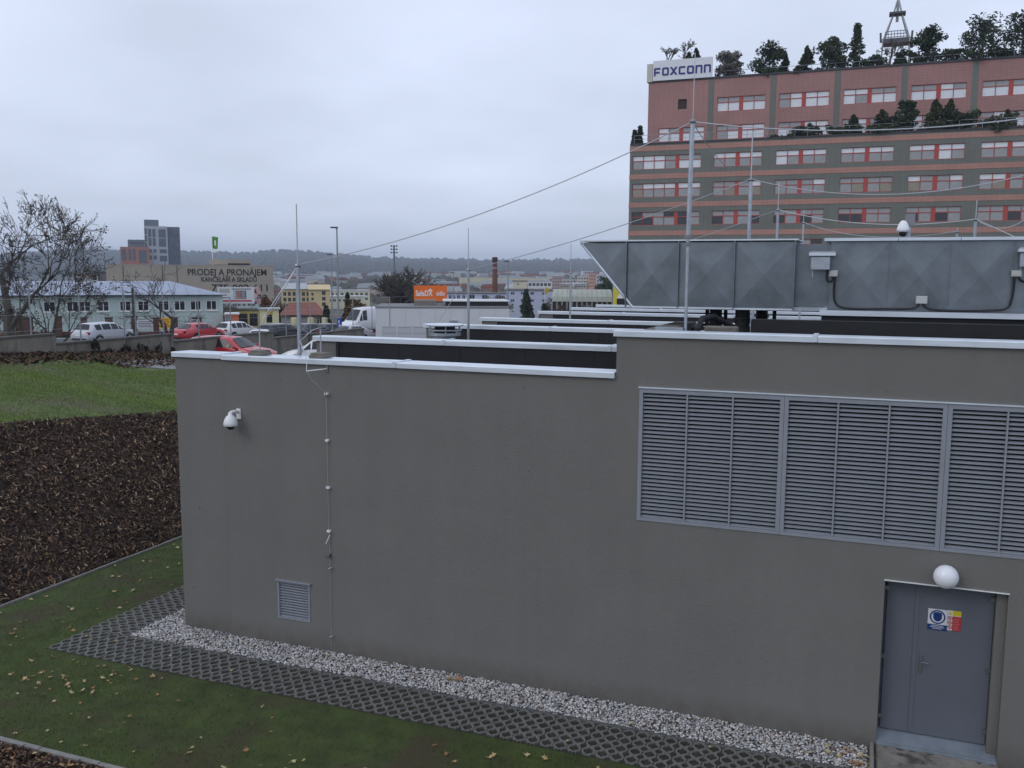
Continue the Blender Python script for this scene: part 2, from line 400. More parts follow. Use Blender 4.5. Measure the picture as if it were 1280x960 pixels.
tag(pebbles('gravel', np.stack([px,py,Z],1), S, C, M_pebble), 'white pebble gravel strip along the grey wall', 'gravel', kind='stuff')
MB().quad((gx0,gy0,0.006),(gx1,gy0,0.006),(gx1,13.1,0.006),(gx0,13.1,0.006)).quad((gx0,13.1,0.006),(-11.3,13.1,0.006),(-11.3,20,0.006),(gx0,20,0.006)).build('gravel_bed', mat('gravel_bed', (0.12,0.115,0.11), 1.0, var=.4, vscale=30))['kind'] = 'structure'

# ------------------------------------------------------------------ mulch chips
def chips(name, x, y, z, ln, wd, C, tilt=0.7, m=M_chip, nrm=None):
    n = len(x); a = rng.uniform(0, 2*np.pi, n); t = rng.uniform(-tilt, tilt, n); rl = rng.uniform(-.9,.9,n)
    d = np.stack([np.cos(a)*np.cos(t), np.sin(a)*np.cos(t), np.sin(t)],1)
    if nrm is not None: d[:,2] += nrm*(-d[:,0])
    sdv = np.stack([-np.sin(a)*np.cos(rl), np.cos(a)*np.cos(rl), np.sin(rl)],1)
    up = np.cross(d, sdv); P = np.stack([x,y,z],1)
    h = rng.uniform(-.25,.25,n)[:,None]*ln[:,None]
    V = np.stack([P-d*ln[:,None]-sdv*wd[:,None]*.7, P-d*ln[:,None]*.8+sdv*wd[:,None], P+sdv*wd[:,None]*1.1+up*h, P+d*ln[:,None]+sdv*wd[:,None]*.5, P+d*ln[:,None]*.9-sdv*wd[:,None]*.8, P-sdv*wd[:,None]+up*h],1)
    base = np.arange(n)[:,None]*6
    F = np.concatenate([base+np.array([[0,1,2,5]]), base+np.array([[5,2,3,4]])],0)
    return arr_obj(name, V.reshape(-1,3), F, m, colors=np.repeat(C,6,0))
def mulch_cols(n):
    pal = np.array([[.018,.011,.008],[.036,.021,.015],[.072,.046,.034],[.120,.080,.058],[.18,.105,.058],[.28,.185,.11],[.38,.30,.21]])
    k = rng.choice(7, n, p=[.17,.22,.25,.18,.09,.06,.03]); return pal[k]*rng.uniform(.75,1.25,(n,1))
NC = 70000
x = rng.uniform(-21.6,-15.4,NC); y = rng.uniform(9.5,27,NC)**1.0
ok = ~lawn_edge(x, y); x, y = x[ok], y[ok]; n = len(x)
ln = rng.uniform(.02,.065,n)*np.where(rng.random(n) < .05, 2.0, 1); wd = rng.uniform(.007,.020,n)
tag(chips('mulch', x, y, T(x,y)+rng.uniform(.0,.06,n), ln, wd, mulch_cols(n), nrm=.53), 'dark brown shredded bark mulch covering the sloping bank', 'mulch', kind='stuff')
n = 9000; x = rng.uniform(-13.2,-7.5,n); y = rng.uniform(7.0,8.66,n)
tag(chips('mulch', x, y, .025+rng.uniform(.0,.03,n), rng.uniform(.02,.06,n), rng.uniform(.008,.02,n), mulch_cols(n)), 'bark mulch in the bed at the bottom left corner', 'mulch', kind='stuff')
# leaf litter strip at the foot of the street wall
n = 5200; x = rng.uniform(-30.3,-26.3,n); y = rng.uniform(18,33,n); ok = (x < -28.2+rng.normal(0,.35,n)) | ((y > 27.5) & (x < -26.6+rng.normal(0,.5,n))); x, y = x[ok], y[ok]; n = len(x)
litter = np.array([[.060,.035,.025],[.085,.05,.033],[.12,.07,.04],[.05,.035,.028]])[rng.integers(0,4,n)]*rng.uniform(.7,1.2,(n,1))
tag(chips('leaf_litter', x, y, T(x,y)+rng.uniform(0,.1,n), rng.uniform(.04,.10,n), rng.uniform(.03,.06,n), litter), 'brown leaf litter below the concrete street wall', 'leaf litter', kind='stuff')

# ------------------------------------------------------------------ grass
def blades(name, x, y, z, h, wdt, C):
    n = len(x); a = rng.uniform(0,2*np.pi,n); ln = rng.uniform(.2,.9,n)*h
    P = np.stack([x,y,z],1); sd_ = np.stack([np.cos(a),np.sin(a),0*a],1)*wdt[:,None]; b = rng.uniform(0,2*np.pi,n)
    tip = P+np.stack([np.cos(b)*ln,np.sin(b)*ln,h],1)
    V = np.stack([P-sd_,P+sd_,tip],1).reshape(-1,3)
    return arr_obj(name, V, np.arange(3*n).reshape(-1,3), M_blade, colors=np.repeat(C,3,0))
def pnoise(x, y, sc, seed):
    r2 = np.random.default_rng(seed); out = 0*x
    for k in range(7):
        a = r2.uniform(0,2*np.pi); f = sc*r2.uniform(.5,1.8); out += np.sin((x*np.cos(a)+y*np.sin(a))*f+r2.uniform(0,6))
    return out/3.2
def grasscol(n, base, hue): 
    C = np.array(base)[None]*rng.uniform(.55,1.45,(n,1)); d = rng.random(n) < .10; C[d] = np.array([.11,.095,.045])*rng.uniform(.6,1.2,(d.sum(),1)); return C*hue[:,None]
n = 230000
x = rng.uniform(-15.3,3,n); y = rng.uniform(7.6,19.5,n)
ok = ((y < 11.36) & ((y > 8.76) | (x > -9.0))) | ((x < -12.9) & (y >= 11.36)); ok &= ~((x > -4) & (y < 9.2)); x, y = x[ok], y[ok]
pn = pnoise(x, y, 1.1, 3); edge_d = np.minimum(np.where(x > -12.9, 11.36-y, 9), np.where(y > 11.3, -12.9-x, 9))
dens = np.clip(.72+.62*pn, .08, 1)*np.clip(.25+edge_d*1.8, .1, 1); ok = rng.random(len(x)) < dens; x, y, pn = x[ok], y[ok], pn[ok]; n = len(x)
tag(blades('lawn_grass', x, y, 0*x-.003, rng.uniform(.02,.052,n)*np.where(rng.random(n) < .06, 1.9, 1), rng.uniform(.0025,.005,n), grasscol(n, (.076,.106,.016), np.clip(1+.4*pn,.5,1.8))), 'short green grass of the front lawn beside the grass pavers', 'grass', kind='stuff')
n = 150000; x = rng.uniform(-30.2,-18.2,n); y = rng.uniform(13,32,n); ok = lawn_edge(x,y) & (x > -27.9+.0*y) & ~((y > 27.6) & (x < -25.8)); x, y = x[ok], y[ok]
pn = pnoise(x*.6, y*1.5, .9, 5); ok = rng.random(len(x)) < np.clip(.75+.5*pn,.15,1); x, y, pn = x[ok], y[ok], pn[ok]; n = len(x)
tag(blades('lawn_grass', x, y, T(x,y), rng.uniform(.03,.075,n), rng.uniform(.005,.010,n), grasscol(n, (.135,.190,.036), np.clip(1+.3*pn,.6,1.5))), 'bright green grass of the upper lawn above the mulch bank', 'grass', kind='stuff')
n = 9000; x = rng.uniform(-12.9,2,n); y = rng.uniform(11.35,12.2,n)
tag(blades('paver_grass', x, y, 0*x, rng.uniform(.012,.03,n), rng.uniform(.002,.004,n), grasscol(n,(.035,.052,.016),np.ones(n))), 'sparse grass in the cells of the pavers', 'grass', kind='stuff')

# ------------------------------------------------------------------ fallen leaves, one by one
def leaf_mesh(k):
    b = MB(); r2 = random.Random(k); lobes = 5; pts = []
    for j in range(lobes*2):
        a = math.pi*2*j/(lobes*2)+math.pi/2; rr = (1.0 if j % 2 == 0 else 0.48)*r2.uniform(.8,1.15)
        if j == lobes: rr *= .55
        pts.append((math.cos(a)*rr*.5, math.sin(a)*rr*.5, r2.uniform(-.05,.22)))
    b.v = [(0,0,0.02)]+pts; m = len(pts)
    for j in range(m): b.f.append((0,1+j,1+(j+1)%m))
    b.tube([(0,-.2,0.03),(0.03,-.75,.06)], .02, 3)
    return b
leafcols = [(.42,.30,.13),(.48,.36,.20),(.36,.20,.09),(.50,.42,.22),(.27,.15,.07)]
LM = [leaf_mesh(k).mesh('fallen_leaf', mat('dry_leaf_%d' % (k % 5), leafcols[k % 5], .8, var=.25, vscale=3)) for k in range(10)]
def drop_leaf(x, y, z, s, label, group, name='fallen_leaf'):
    o = bpy.data.objects.new(name, random.choice(LM)); COL.objects.link(o)
    o.location = (x, y, z); o.rotation_euler = (random.uniform(-.35,.35), random.uniform(-.35,.35), random.uniform(0,6.28)); o.scale = (s,s,s*random.uniform(.5,1.2))
    tag(o, label, 'leaf', group)
cl = [atz(95,850,0), atz(120,840,0), atz(60,855,0), atz(140,830,0)]
for k in range(150):
    if k < 55:
        c_ = random.choice(cl); x, y = c_.x+random.gauss(0,.55), c_.y+random.gauss(0,.35)
    else: x, y = random.uniform(-15.2,-2.0), random.uniform(8.9,11.2)
    if y > 11.25 or x < -15.2 or y < 8.85: continue
    drop_leaf(x, y, .03, random.uniform(.04,.11), 'dry tan leaf lying on the grass of the front lawn', 'leaves on the front lawn')
for k in range(45): drop_leaf(random.uniform(-15.2,-13.0), random.uniform(11.4,17), .03, random.uniform(.05,.12), 'dry tan leaf on the grass between mulch bank and pavers', 'leaves on the side lawn')
for k in range(26): drop_leaf(random.uniform(-12.8,1), random.uniform(11.4,12.2), .035, random.uniform(.04,.08), 'small dry leaf lying on the grass pavers', 'leaves on the pavers')
for k in range(22): drop_leaf(*random.choice([(random.uniform(-11.9,.2), random.uniform(12.3,12.9)), (random.uniform(-.2,.25), random.uniform(12.3,12.8))]), .055, random.uniform(.05,.13), 'curled brown leaf lying on the white gravel', 'leaves on the gravel')
gl = atz(568,851,0.05)
for k in range(7): drop_leaf(gl.x+random.gauss(0,.09), gl.y+random.gauss(0,.05), .05+random.uniform(0,.03), random.uniform(.07,.14), 'curled brown leaf lying on the white gravel', 'leaves on the gravel')
for k in range(8): drop_leaf(.22+random.gauss(0,.10), 12.55+random.gauss(0,.16), .05+random.uniform(0,.03), random.uniform(.07,.14), 'curled brown leaf lying on the white gravel', 'leaves on the gravel')
for k in range(22): drop_leaf(random.uniform(-12.4,-8.2), random.uniform(7.9,8.6), .06, random.uniform(.06,.13), 'dry leaf lying on mulch in the bottom left corner', 'leaves on the corner mulch bed')
# ================================================================== THE GREY BUILDING
Y0 = 12.96
B = thing('utility_building', 'low grey rendered utility building with louvres, steel door and zinc copings', 'building', (-11.36, Y0, 0))
def holed_wall(b, x0, x1, z0, z1, y, holes, depth, back=None):
    """front face at y with rectangular holes, reveals going back by each hole's depth, and the block behind"""
    xs = sorted({x0, x1, *[h[0] for h in holes], *[h[1] for h in holes]}); zs = sorted({z0, z1, *[h[2] for h in holes], *[h[3] for h in holes]})
    for xa, xb in zip(xs[:-1], xs[1:]):
        for za, zb in zip(zs[:-1], zs[1:]):
            cx, cz = (xa+xb)/2, (za+zb)/2
            if any(h[0] < cx < h[1] and h[2] < cz < h[3] for h in holes): continue
            b.quad((xa,y,za),(xb,y,za),(xb,y,zb),(xa,y,zb))
    for hx0, hx1, hz0, hz1, dp in holes:
        yy = y+dp
        b.quad((hx0,y,hz0),(hx0,yy,hz0),(hx0,yy,hz1),(hx0,y,hz1)); b.quad((hx1,yy,hz0),(hx1,y,hz0),(hx1,y,hz1),(hx1,yy,hz1))
        b.quad((hx0,yy,hz1),(hx1,yy,hz1),(hx1,y,hz1),(hx0,y,hz1)); b.quad((hx0,y,hz0),(hx1,y,hz0),(hx1,yy,hz0),(hx0,yy,hz0))
    b.quad((x0,y+depth,z0),(x0,y,z0),(x0,y,z1),(x0,y+depth,z1)); b.quad((x1,y,z0),(x1,y+depth,z0),(x1,y+depth,z1),(x1,y,z1))
    b.quad((x0,y,z1),(x1,y,z1),(x1,y+depth,z1),(x0,y+depth,z1))
    b.quad((x1,y+depth,z0),(x0,y+depth,z0),(x0,y+depth,z1),(x1,y+depth,z1))
    return b
LX, LZ0, LZ1 = [-2.98, -0.955, 1.075, 3.10], 2.90, 4.86
VX0, VX1, VZ0, VZ1 = -9.30, -8.64, 0.50, 1.18
DX0, DX1, DZ0, DZ1 = 0.44, 1.92, 0.13, 2.42
holed_wall(MB(), -10.30, -3.33, -0.2, 5.02, Y0, [(VX0,VX1,VZ0,VZ1,0.12)], 0.45).build('wall', M_render, B)
holed_wall(MB(), -11.36, -10.302, -0.2, 5.03, Y0+0.03, [], 0.42).build('wall', M_render, B)
holed_wall(MB(), -3.33, 9.0, -0.2, 5.64, Y0, [(LX[0],LX[3],LZ0,LZ1,0.2),(DX0,DX1,DZ0,DZ1,0.26)], 0.45).build('wall', M_render, B)
# main body behind: left side wall, rear, and roof
MB().box(-11.30, 9.0, 13.42, 42.0, -1.5, 4.25).build('wall', M_render, B)
MB().box(-11.28, 8.98, 13.43, 41.98, 4.252, 4.30).build('roof', M_memb, B)
M_dark = M_black
MB().quad((LX[0],Y0+.21,LZ0),(LX[3],Y0+.21,LZ0),(LX[3],Y0+.21,LZ1),(LX[0],Y0+.21,LZ1)).build('louvre_shade_backing', M_dark, B)  # black sheet paints the shade seen between the louvre slats
MB().quad((VX0,Y0+.125,VZ0),(VX1,Y0+.125,VZ0),(VX1,Y0+.125,VZ1),(VX0,Y0+.125,VZ1)).build('vent_shade_backing', M_dark, B)  # same painted shade behind the vent slats
# copings, sheet lengths overlapping at seams
def coping(x0, x1, y0, y1, z, parent=B, ov=0.04, fh=0.065, seam=True, name='coping'):
    t = 0.014; b = MB()
    prof = [(y0-ov, z-fh), (y0-ov-.012, z-fh-.008), (y0-ov-.012, z+0.0), (y0-ov, z+t), (y1+ov, z+t-.012), (y1+ov, z-fh)]
    i = len(b.v)
    for xx in (x0, x1): b.v += [(xx, y, zz) for y, zz in prof]
    n = len(prof)
    for k in range(n): j = (k+1) % n; b.f.append((i+k, i+n+k, i+n+j, i+j))
    b.f += [tuple(i+k for k in range(n)), tuple(i+n+n-1-k for k in range(n))]
    if seam: b.box(x1-.03, x1+.035, y0-ov-.016, y1+ov+.003, z-fh-.004, z+t+.006)
    return b.build(name, M_zinc, parent)
coping(-11.40, -10.31, Y0+.03, Y0+.45, 5.07)
coping(-10.305, -6.95, Y0, Y0+.45, 5.058); coping(-6.91, -3.345, Y0, Y0+.45, 5.058, seam=False)
coping(-3.37, -0.6, Y0, Y0+.45, 5.67); coping(-0.56, 2.6, Y0, Y0+.45, 5.67); coping(2.64, 9.0, Y0, Y0+.45, 5.67, seam=False)
# return of the high block and the screen walls crossing the roof
MB().box(-3.326, -2.95, 13.412, 17.49, 4.30, 5.60).build('wall', M_render, B)
MB().box(-3.336, -3.327, 13.42, 17.48, 4.30, 5.55).build('membrane', M_memb, B)
SCR = [17.5, 23.0, 27.0, 32.6, 36.7, 40.6]
for k, yy in enumerate(SCR):
    z = 5.06
    MB().box(-11.36, 9.0, yy, yy+.42, -1.0, z-.01).build('screen_wall', M_render, B)
    xs = [-10.72] + list(np.arange(-9.3, 8.9, 1.45)) + [8.9]
    for a, b_ in zip(xs[:-1], xs[1:]): MB().box(a+.004, b_-.004, yy-.016, yy-.002, 4.30, z-.04).build('membrane_sheet', M_memb, B)
    seams = [-11.45, -8.2+.5*(k % 3), -4.6+.4*(k % 2), -0.5, 3.8, 9.0]
    for a, b_ in zip(seams[:-1], seams[1:]): coping(a+.02, b_-.02, yy, yy+.42, z+.01, fh=.085)
    MB().cyl((-10.78, yy-.05, 4.0), .045, .98, 10).build('downpipe', M_memb, B)
# seams' small dark lap lines on the front coping
for xx in (-7.02, -10.42): MB().quad((xx-.18,Y0+.12,5.0775),(xx+.12,Y0+.02,5.0775),(xx+.12,Y0+.035,5.0775),(xx-.18,Y0+.135,5.0775)).build('lap_seam', M_memb, B)

# ---- louvre panels: frame, mullions, each slat
slat_cache = {}
def louvre(x0, x1, z0, z1, y, nsl, nmul, fw=.055, name='louvre_panel', parent=B):
    base = Vector(parent['_base']); b = MB(); yf = y-.012
    b.box(x0, x0+fw, yf, y+.16, z0, z1); b.box(x1-fw, x1, yf, y+.16, z0, z1); b.box(x0+fw, x1-fw, yf, y+.16, z1-fw*1.2, z1); b.box(x0+fw, x1-fw, yf, y+.16, z0, z0+fw*.8)
    p = b.build(name, M_slat, parent); 
    iw = x1-x0-2*fw; zz0 = z0+fw*.8; zz1 = z1-fw*1.2; pit = (zz1-zz0)/nsl
    for k in range(nmul):
        xm = x0+fw+iw*(k+1)/(nmul+1); MB().box(xm-.011, xm+.011, yf+.004, y+.12, zz0, zz1).build('mullion', M_slat, parent).parent = p
    key = (round(iw,3), round(pit,4))
    if key not in slat_cache:
        h = pit*.66
        sb = MB(); prof = [(0,0),(0,-.010),(.006,-.010),(.006,-.002),(.06,h),(.06,h+.010),(.054,h+.010)]
        r_ = pit*.27; prof = [(0.0,-.010),(0.005,-.010),(0.042,r_),(0.042,r_+.007),(0.039,r_+.007),(0.0,.008)]
        i = 0; n = len(prof)
        for xx in (0, iw): sb.v += [(xx, yy, q) for yy, q in prof]
        for j in range(n): q = (j+1) % n; sb.f.append((j, q, n+q, n+j))
        slat_cache[key] = sb.mesh('slat', M_slat)
    for k in range(nsl):
        add('slat', slat_cache[key], p, (x0+fw-base.x, y+.012-base.y, zz0+pit*k+.014-base.z))
    return p
for k in range(3): louvre(LX[k]+.002, LX[k+1]-.002, LZ0+.002, LZ1-.002, Y0, 31, 2)
louvre(VX0+.002, VX1-.002, VZ0+.002, VZ1-.002, Y0, 13, 0, fw=.03, name='wall_vent')
MB().box(LX[0]-.01, LX[3], Y0-.03, Y0-.0005, LZ1, LZ1+.018).build('drip_strip', M_zinc, B)
MB().box(VX0-.03, VX1+.03, Y0-.05, Y0-.0005, VZ1, VZ1+.016).build('drip_strip', M_slat, B)
# ---- door
ybk = Y0+.255
MB().box(DX0, DX1, ybk, ybk+.05, DZ0, DZ1).build('door_frame', M_door, B)
dz0 = 0.240
MB().box(DX1-.118, DX1-.001, Y0+.10, ybk-.001, DZ0, DZ1-.001).build('reveal_return', M_render, B)
xm = DX0+.045+.36
lf = MB().bbox(DX0+.045, xm-.004, ybk-.045, ybk-.002, dz0, DZ1-.04, .004).build('door_leaf', M_door, B)
rf = MB().bbox(xm+.004, DX1-.125, ybk-.045, ybk-.002, dz0, DZ1-.04, .004).build('door_leaf', M_door, B)
MB().box(xm-.006, xm+.05, ybk-.053, ybk-.0455, dz0+.01, DZ1-.05).build('rebate_strip', M_door, B)
def sub(o, name, b, m, smooth=False):
    c = b.build(name, m, B, smooth); c.parent = o; return c
sub(rf, 'handle_plate', MB().bbox(xm+.085, xm+.13, ybk-.058, ybk-.046, 1.12, 1.37, .004), M_hw)
sub(rf, 'door_handle', MB().tube([(xm+.108,ybk-.05,1.285),(xm+.108,ybk-.10,1.285),(xm+.20,ybk-.10,1.28)], .011, 8), M_hw)
sub(rf, 'lock_cylinder', MB().cyl((xm+.108, ybk-.066, 1.18), .014, .02, 10, 'y'), M_hw)
for z in (.42, 1.28, 2.26):
    sub(lf, 'hinge', MB().box(DX0-.0+.006, DX0+.075, ybk-.065, ybk-.047, z-.03, z+.03), M_hw)
    sub(rf, 'hinge', MB().box(DX1-.175, DX1-.119, ybk-.065, ybk-.047, z-.03, z+.03), M_hw)
MB().box(DX0-.01, DX1+.01, Y0-.022, Y0-.001, DZ1, DZ1+.012).build('lintel_bead', M_white, B)
sb = MB(); sb.v += [(DX0+.002,Y0-.03,.115),(DX1-.002,Y0-.03,.115),(DX1-.002,ybk-.002,.235),(DX0+.002,ybk-.002,.235),(DX0+.002,Y0-.03,.09),(DX1-.002,Y0-.03,.09)]
sb.f += [(0,1,2,3),(4,5,1,0)]; sb.build('door_sill', mat('sill_steel', (0.26,0.30,0.34), .45, metal=.5, var=.15, vscale=4), B)
# landing slab of rough concrete, an uneven top and broken edge
nx, ny = 30, 26; X, Yg = np.meshgrid(np.linspace(DX0-.03, DX1+.06, nx+1), np.linspace(10.9, Y0-.002, ny+1))
Zg = .082+pnoise(X, Yg, 9, 11)*.006+rng.normal(0,.003,X.shape); edge = np.clip((Yg-(Y0-.16))/.16,0,1); Zg += edge*np.where(pnoise(X*1.7,Yg,14,4) > -.1, .022, -.012)
Zg[:, 0] = Zg[:, -1] = -.02; Zg[0] = -.02
Vv = np.stack([X,Yg,Zg],-1).reshape(-1,3); i = np.arange(nx*ny); a = (i//nx)*(nx+1)+i % nx
o = arr_obj('door_landing', Vv, np.stack([a,a+1,a+nx+2,a+nx+1],1), M_conc)
tag(o, 'rough concrete landing slab in front of the blue grey door', 'landing')
edging('landing_edging', [(.385,10.9),(.385,12.95)], step=1.0, wd=.05, h=.12, label='upright edging slab between white gravel and the door landing')

# ---- things mounted on the wall
L = thing('wall_lamp', 'white opal globe lamp above the blue grey steel door', 'lamp', (1.165, Y0, 2.60))
MB().sphere((0,-.135,0), .155, 28, 18, (1,.92,1)).build('globe', M_globe, L, True, local=True)
MB().lathe((0,0,0), [(.0,-.05),(.085,-.05),(.09,-.03),(.09,-.001)], 20, 'y').build('base', M_white, L, local=True)
# safety signs on the door (printed plates)
yS = ybk-.047
sx0, sx1 = 0.925, 1.125; szt, szb = 2.055, 1.815
p0, p1, p2 = aty(1160.5,760,yS), aty(1183,789,yS), aty(1202,765,yS)
sx0, szt, sx1, szb, sx2 = p0.x, p0.z, p1.x, p1.z, p2.x
M_sw = mat('sign_white', (.62,.63,.65), .45); M_sb = mat('sign_blue', (.010,.035,.16), .45); M_sr = mat('sign_red', (.42,.03,.035), .45); M_sy = mat('sign_yellow', (.62,.48,.02), .45)
s = thing('mandatory_sign', 'white and blue mandatory safety sign with helmeted face on the door', 'sign', (sx0, yS, szb))
W_, H_ = sx1-sx0, szt-szb
MB().box(0, W_, -.004, 0, 0, H_).build('plate', M_sw, s, local=True)
MB().box(0, W_, -.0055, -.0042, 0, H_*.27).build('text_panel', M_sb, s, local=True)
cx, cz, rr = W_*.5, H_*.63, H_*.335
def disc(b, cx, cz, rx, rz, y, n=24, a0=0, a1=2*math.pi):
    b.poly([(cx+rx*math.cos(a0+(a1-a0)*k/n), y, cz+rz*math.sin(a0+(a1-a0)*k/n)) for k in range(n)]); return b
disc(MB(), cx, cz, rr, rr, -.0058).build('blue_disc', M_sb, s, local=True)
disc(MB(), cx, cz, rr*.80, rr*.80, -.0064).build('white_disc', M_sw, s, local=True)
disc(MB(), cx, cz+rr*.02, rr*.56, rr*.66, -.0070).build('face', M_sb, s, local=True)
MB().poly([(cx+rr*q[0], -.0076, cz+rr*q[1]) for q in ((-.6,.25),(.6,.25),(.5,.62),(0,.74),(-.5,.62))]).build('helmet_brim', M_sb, s, local=True)
for k, wl in ((0,.6),(1,.75),(2,.5)): MB().box(W_*(.5-wl/2), W_*(.5+wl/2), -.0064, -.0058, H_*(.20-.07*k), H_*(.225-.07*k)).build('text_line', M_sw, s, local=True)
s = thing('prohibition_sign', 'red and yellow warning plate with four pictograms on the door', 'sign', (sx1+.004, yS, szb+.02))
W2, H2 = sx2-sx1-.004, H_-.015
MB().box(0, W2, -.004, 0, 0, H2).build('plate', M_sw, s, local=True)
MB().box(W2*.36, W2, -.0055, -.0042, 0, H2*.72).build('red_panel', M_sr, s, local=True)
MB().box(W2*.36, W2, -.0055, -.0042, H2*.75, H2).build('yellow_panel', M_sy, s, local=True)
MB().poly([(W2*.05,-.0056,H2*.78),(W2*.31,-.0056,H2*.78),(W2*.18,-.0056,H2*.98)]).build('warning_triangle', M_sy, s, local=True)
for k in range(3):
    cz = H2*(.62-.23*k); q = MB(); n = 18
    for j in range(n):
        a0, a1 = 2*math.pi*j/n, 2*math.pi*(j+1)/n; ro, ri = H2*.105, H2*.075
        q.quad((W2*.18+ri*math.cos(a0),-.0056,cz+ri*math.sin(a0)),(W2*.18+ro*math.cos(a0),-.0056,cz+ro*math.sin(a0)),(W2*.18+ro*math.cos(a1),-.0056,cz+ro*math.sin(a1)),(W2*.18+ri*math.cos(a1),-.0056,cz+ri*math.sin(a1)))
    d = H2*.07; q.quad((W2*.18-d,-.0060,cz+d*.7),(W2*.18-d*.7,-.0060,cz+d),(W2*.18+d,-.0060,cz-d*.7),(W2*.18+d*.7,-.0060,cz-d))
    q.build('prohibition_ring', M_sr, s, local=True)
    disc(MB(), W2*.18, cz, H2*.035, H2*.04, -.0052).build('pictogram', M_blackpl, s, local=True)
for k in range(7): MB().box(W2*.42, W2*(.93-.06*(k % 3)), -.0062, -.0056, H2*(.06+.09*k), H2*(.075+.09*k)).build('text_line', mat('sign_pale_red', (.6,.3,.3), .5), s, local=True)

def dome_camera(loc, label, flip=1, rz=0):
    c = thing('dome_camera', label, 'camera', loc, rz)
    MB().bbox(-.045,.045,-.03,0,-.09,.09,.008).build('mount_plate', M_white, c, local=True)
    MB().tube([(0,-.02,.03),(0,-.10,.055),(-.02*flip,-.19,.05),(-.03*flip,-.20,.03)], [.03,.028,.026,.03], 10).build('arm', M_white, c, True, local=True)
    MB().lathe((-.03*flip,-.20,0), [(0.0,.045),(.035,.045),(.04,.0),(.07,-.02),(.10,-.07),(.118,-.13),(.122,-.18),(.112,-.185),(.0,-.185)][::-1], 24).build('housing', M_white, c, True, local=True)
    MB().lathe((-.03*flip,-.20,0), [(.0,-.255),(.035,-.25),(.062,-.225),(.072,-.187)], 20).build('dome', M_blackpl, c, True, local=True)
    return c
pc = aty(299,517,Y0)
dome_camera((pc.x, Y0-.001, pc.z), 'white dome security camera on the left of the grey front wall')
dome_camera((-11.302, 13.7, 4.02), 'white dome camera on the left side wall, mostly hidden by the corner', 1, math.radians(-90))

# lightning conductor down the facade
pw = aty(409,490,Y0); xw = pw.x
cw_ = thing('down_conductor', 'thin lightning conductor wire with clips running down the front wall', 'wire', (xw, Y0, 0.05))
MB().tube([(0,-.035,4.42),(0.0,-.035,2.6),(.012,-.035,1.7),(.01,-.03,.1)], .0045, 6).build('wire', M_wire, cw_, local=True)
for z in (4.50, 3.72, 2.92, 2.17): MB().box(-.03,.03,-.05,0,z-.018-.05,z+.018-.05).build('clip', M_white, cw_, local=True)
for z in (1.75,): MB().bbox(-.05,.02,-.06,0,z-.03-.05,z+.03-.05,.006).build('test_clamp', M_hw, cw_, local=True)
for z in (1.50, .30): MB().tube([(-.02,0,z-.06),(-.01,-.05,z-.03),(.05,-.045,z),(.06,0,z-.01)], .007, 6).build('clip', M_wire, cw_, local=True)
MB().tube([(.02,-.035,2.06),(-.05,-.05,1.9)], .008, 6).build('marker', M_white, cw_, local=True)
pb = aty(409,461,Y0); pa = aty(383,464,Y0-.35)
bk = thing('wire_bracket', 'short white rod bracket sticking out of the wall below the coping', 'bracket', (pb.x, Y0, pb.z))
MB().box(-.02,.02,-.015,0,-.06,.06).build('plate', M_hw, bk, local=True)
MB().tube([(0,-.01,0),(pa.x-pb.x,-.35,pa.z-pb.z)], .011, 8).build('rod', M_white, bk, local=True)
# ================================================================== ROOF EQUIPMENT
def wire_pts(a, b, sag, n=14):
    a = Vector(a); b = Vector(b); return [a.lerp(b, k/n)-Vector((0,0,sag*4*(k/n)*(1-k/n))) for k in range(n+1)]
def wire(a, b, sag, label, r=.007, name='lightning_wire'):
    o = MB().tube(wire_pts(a, b, sag), r, 5).build(name, M_wire, None, loc=tuple(a)); tag(o, label, 'wire', 'lightning wires strung over the roof'); return o
# rods in concrete feet on the front coping
M_foot = mat('concrete_foot', (.17,.155,.135), .95, var=.25, vscale=14, bump=.5, bscale=50)
for px, lab in ((325,'short lightning rod in a square concrete foot left of the tall mast on the coping'),(401,'short lightning rod in a square concrete foot right of the tall mast on the coping')):
    p = atz(px, 440, 5.085); p.y = max(p.y, Y0+.20)
    q = atz(px, 441, 5.075); x = q.x*(Y0+.2)/q.y
    t = thing('rod_foot', lab, 'lightning rod', (x, Y0+.2, 5.073))
    MB().bbox(-.15,.15,-.15,.15,0,.05,.015).build('foot', M_foot, t, local=True); MB().bbox(-.13,.13,-.13,.13,.051,.085,.01).build('foot', M_foot, t, local=True)
    MB().cyl((0,0,.085), .012, .42 if px > 390 else .40, 8).build('rod', M_wire, t, local=True)
    MB().cyl((0,0,.47), .018, .03, 8).build('clamp', M_hw, t, local=True)
    if px > 390: rodR = Vector((x, Y0+.2, 5.073+.50))
    else: rodL = Vector((x, Y0+.2, 5.073+.48))
arc = [rodR, rodR+Vector((-.12,-.05,-.04)), rodR+Vector((-.28,-.18,-.22)), Vector((pa.x-.02,Y0-.30,5.08)), Vector((pa.x,Y0-.35,pa.z)), Vector((pa.x+.06,Y0-.28,pa.z-.16)), Vector((pa.x+.2,Y0-.12,pa.z-.36)), Vector((xw,Y0-.036,4.45))]
o = MB().tube(arc, .007, 6).build('conductor_loop', M_wire, None, loc=tuple(arc[0])); tag(o, 'wire looping from the short rod over the coping to the wall bracket', 'wire')
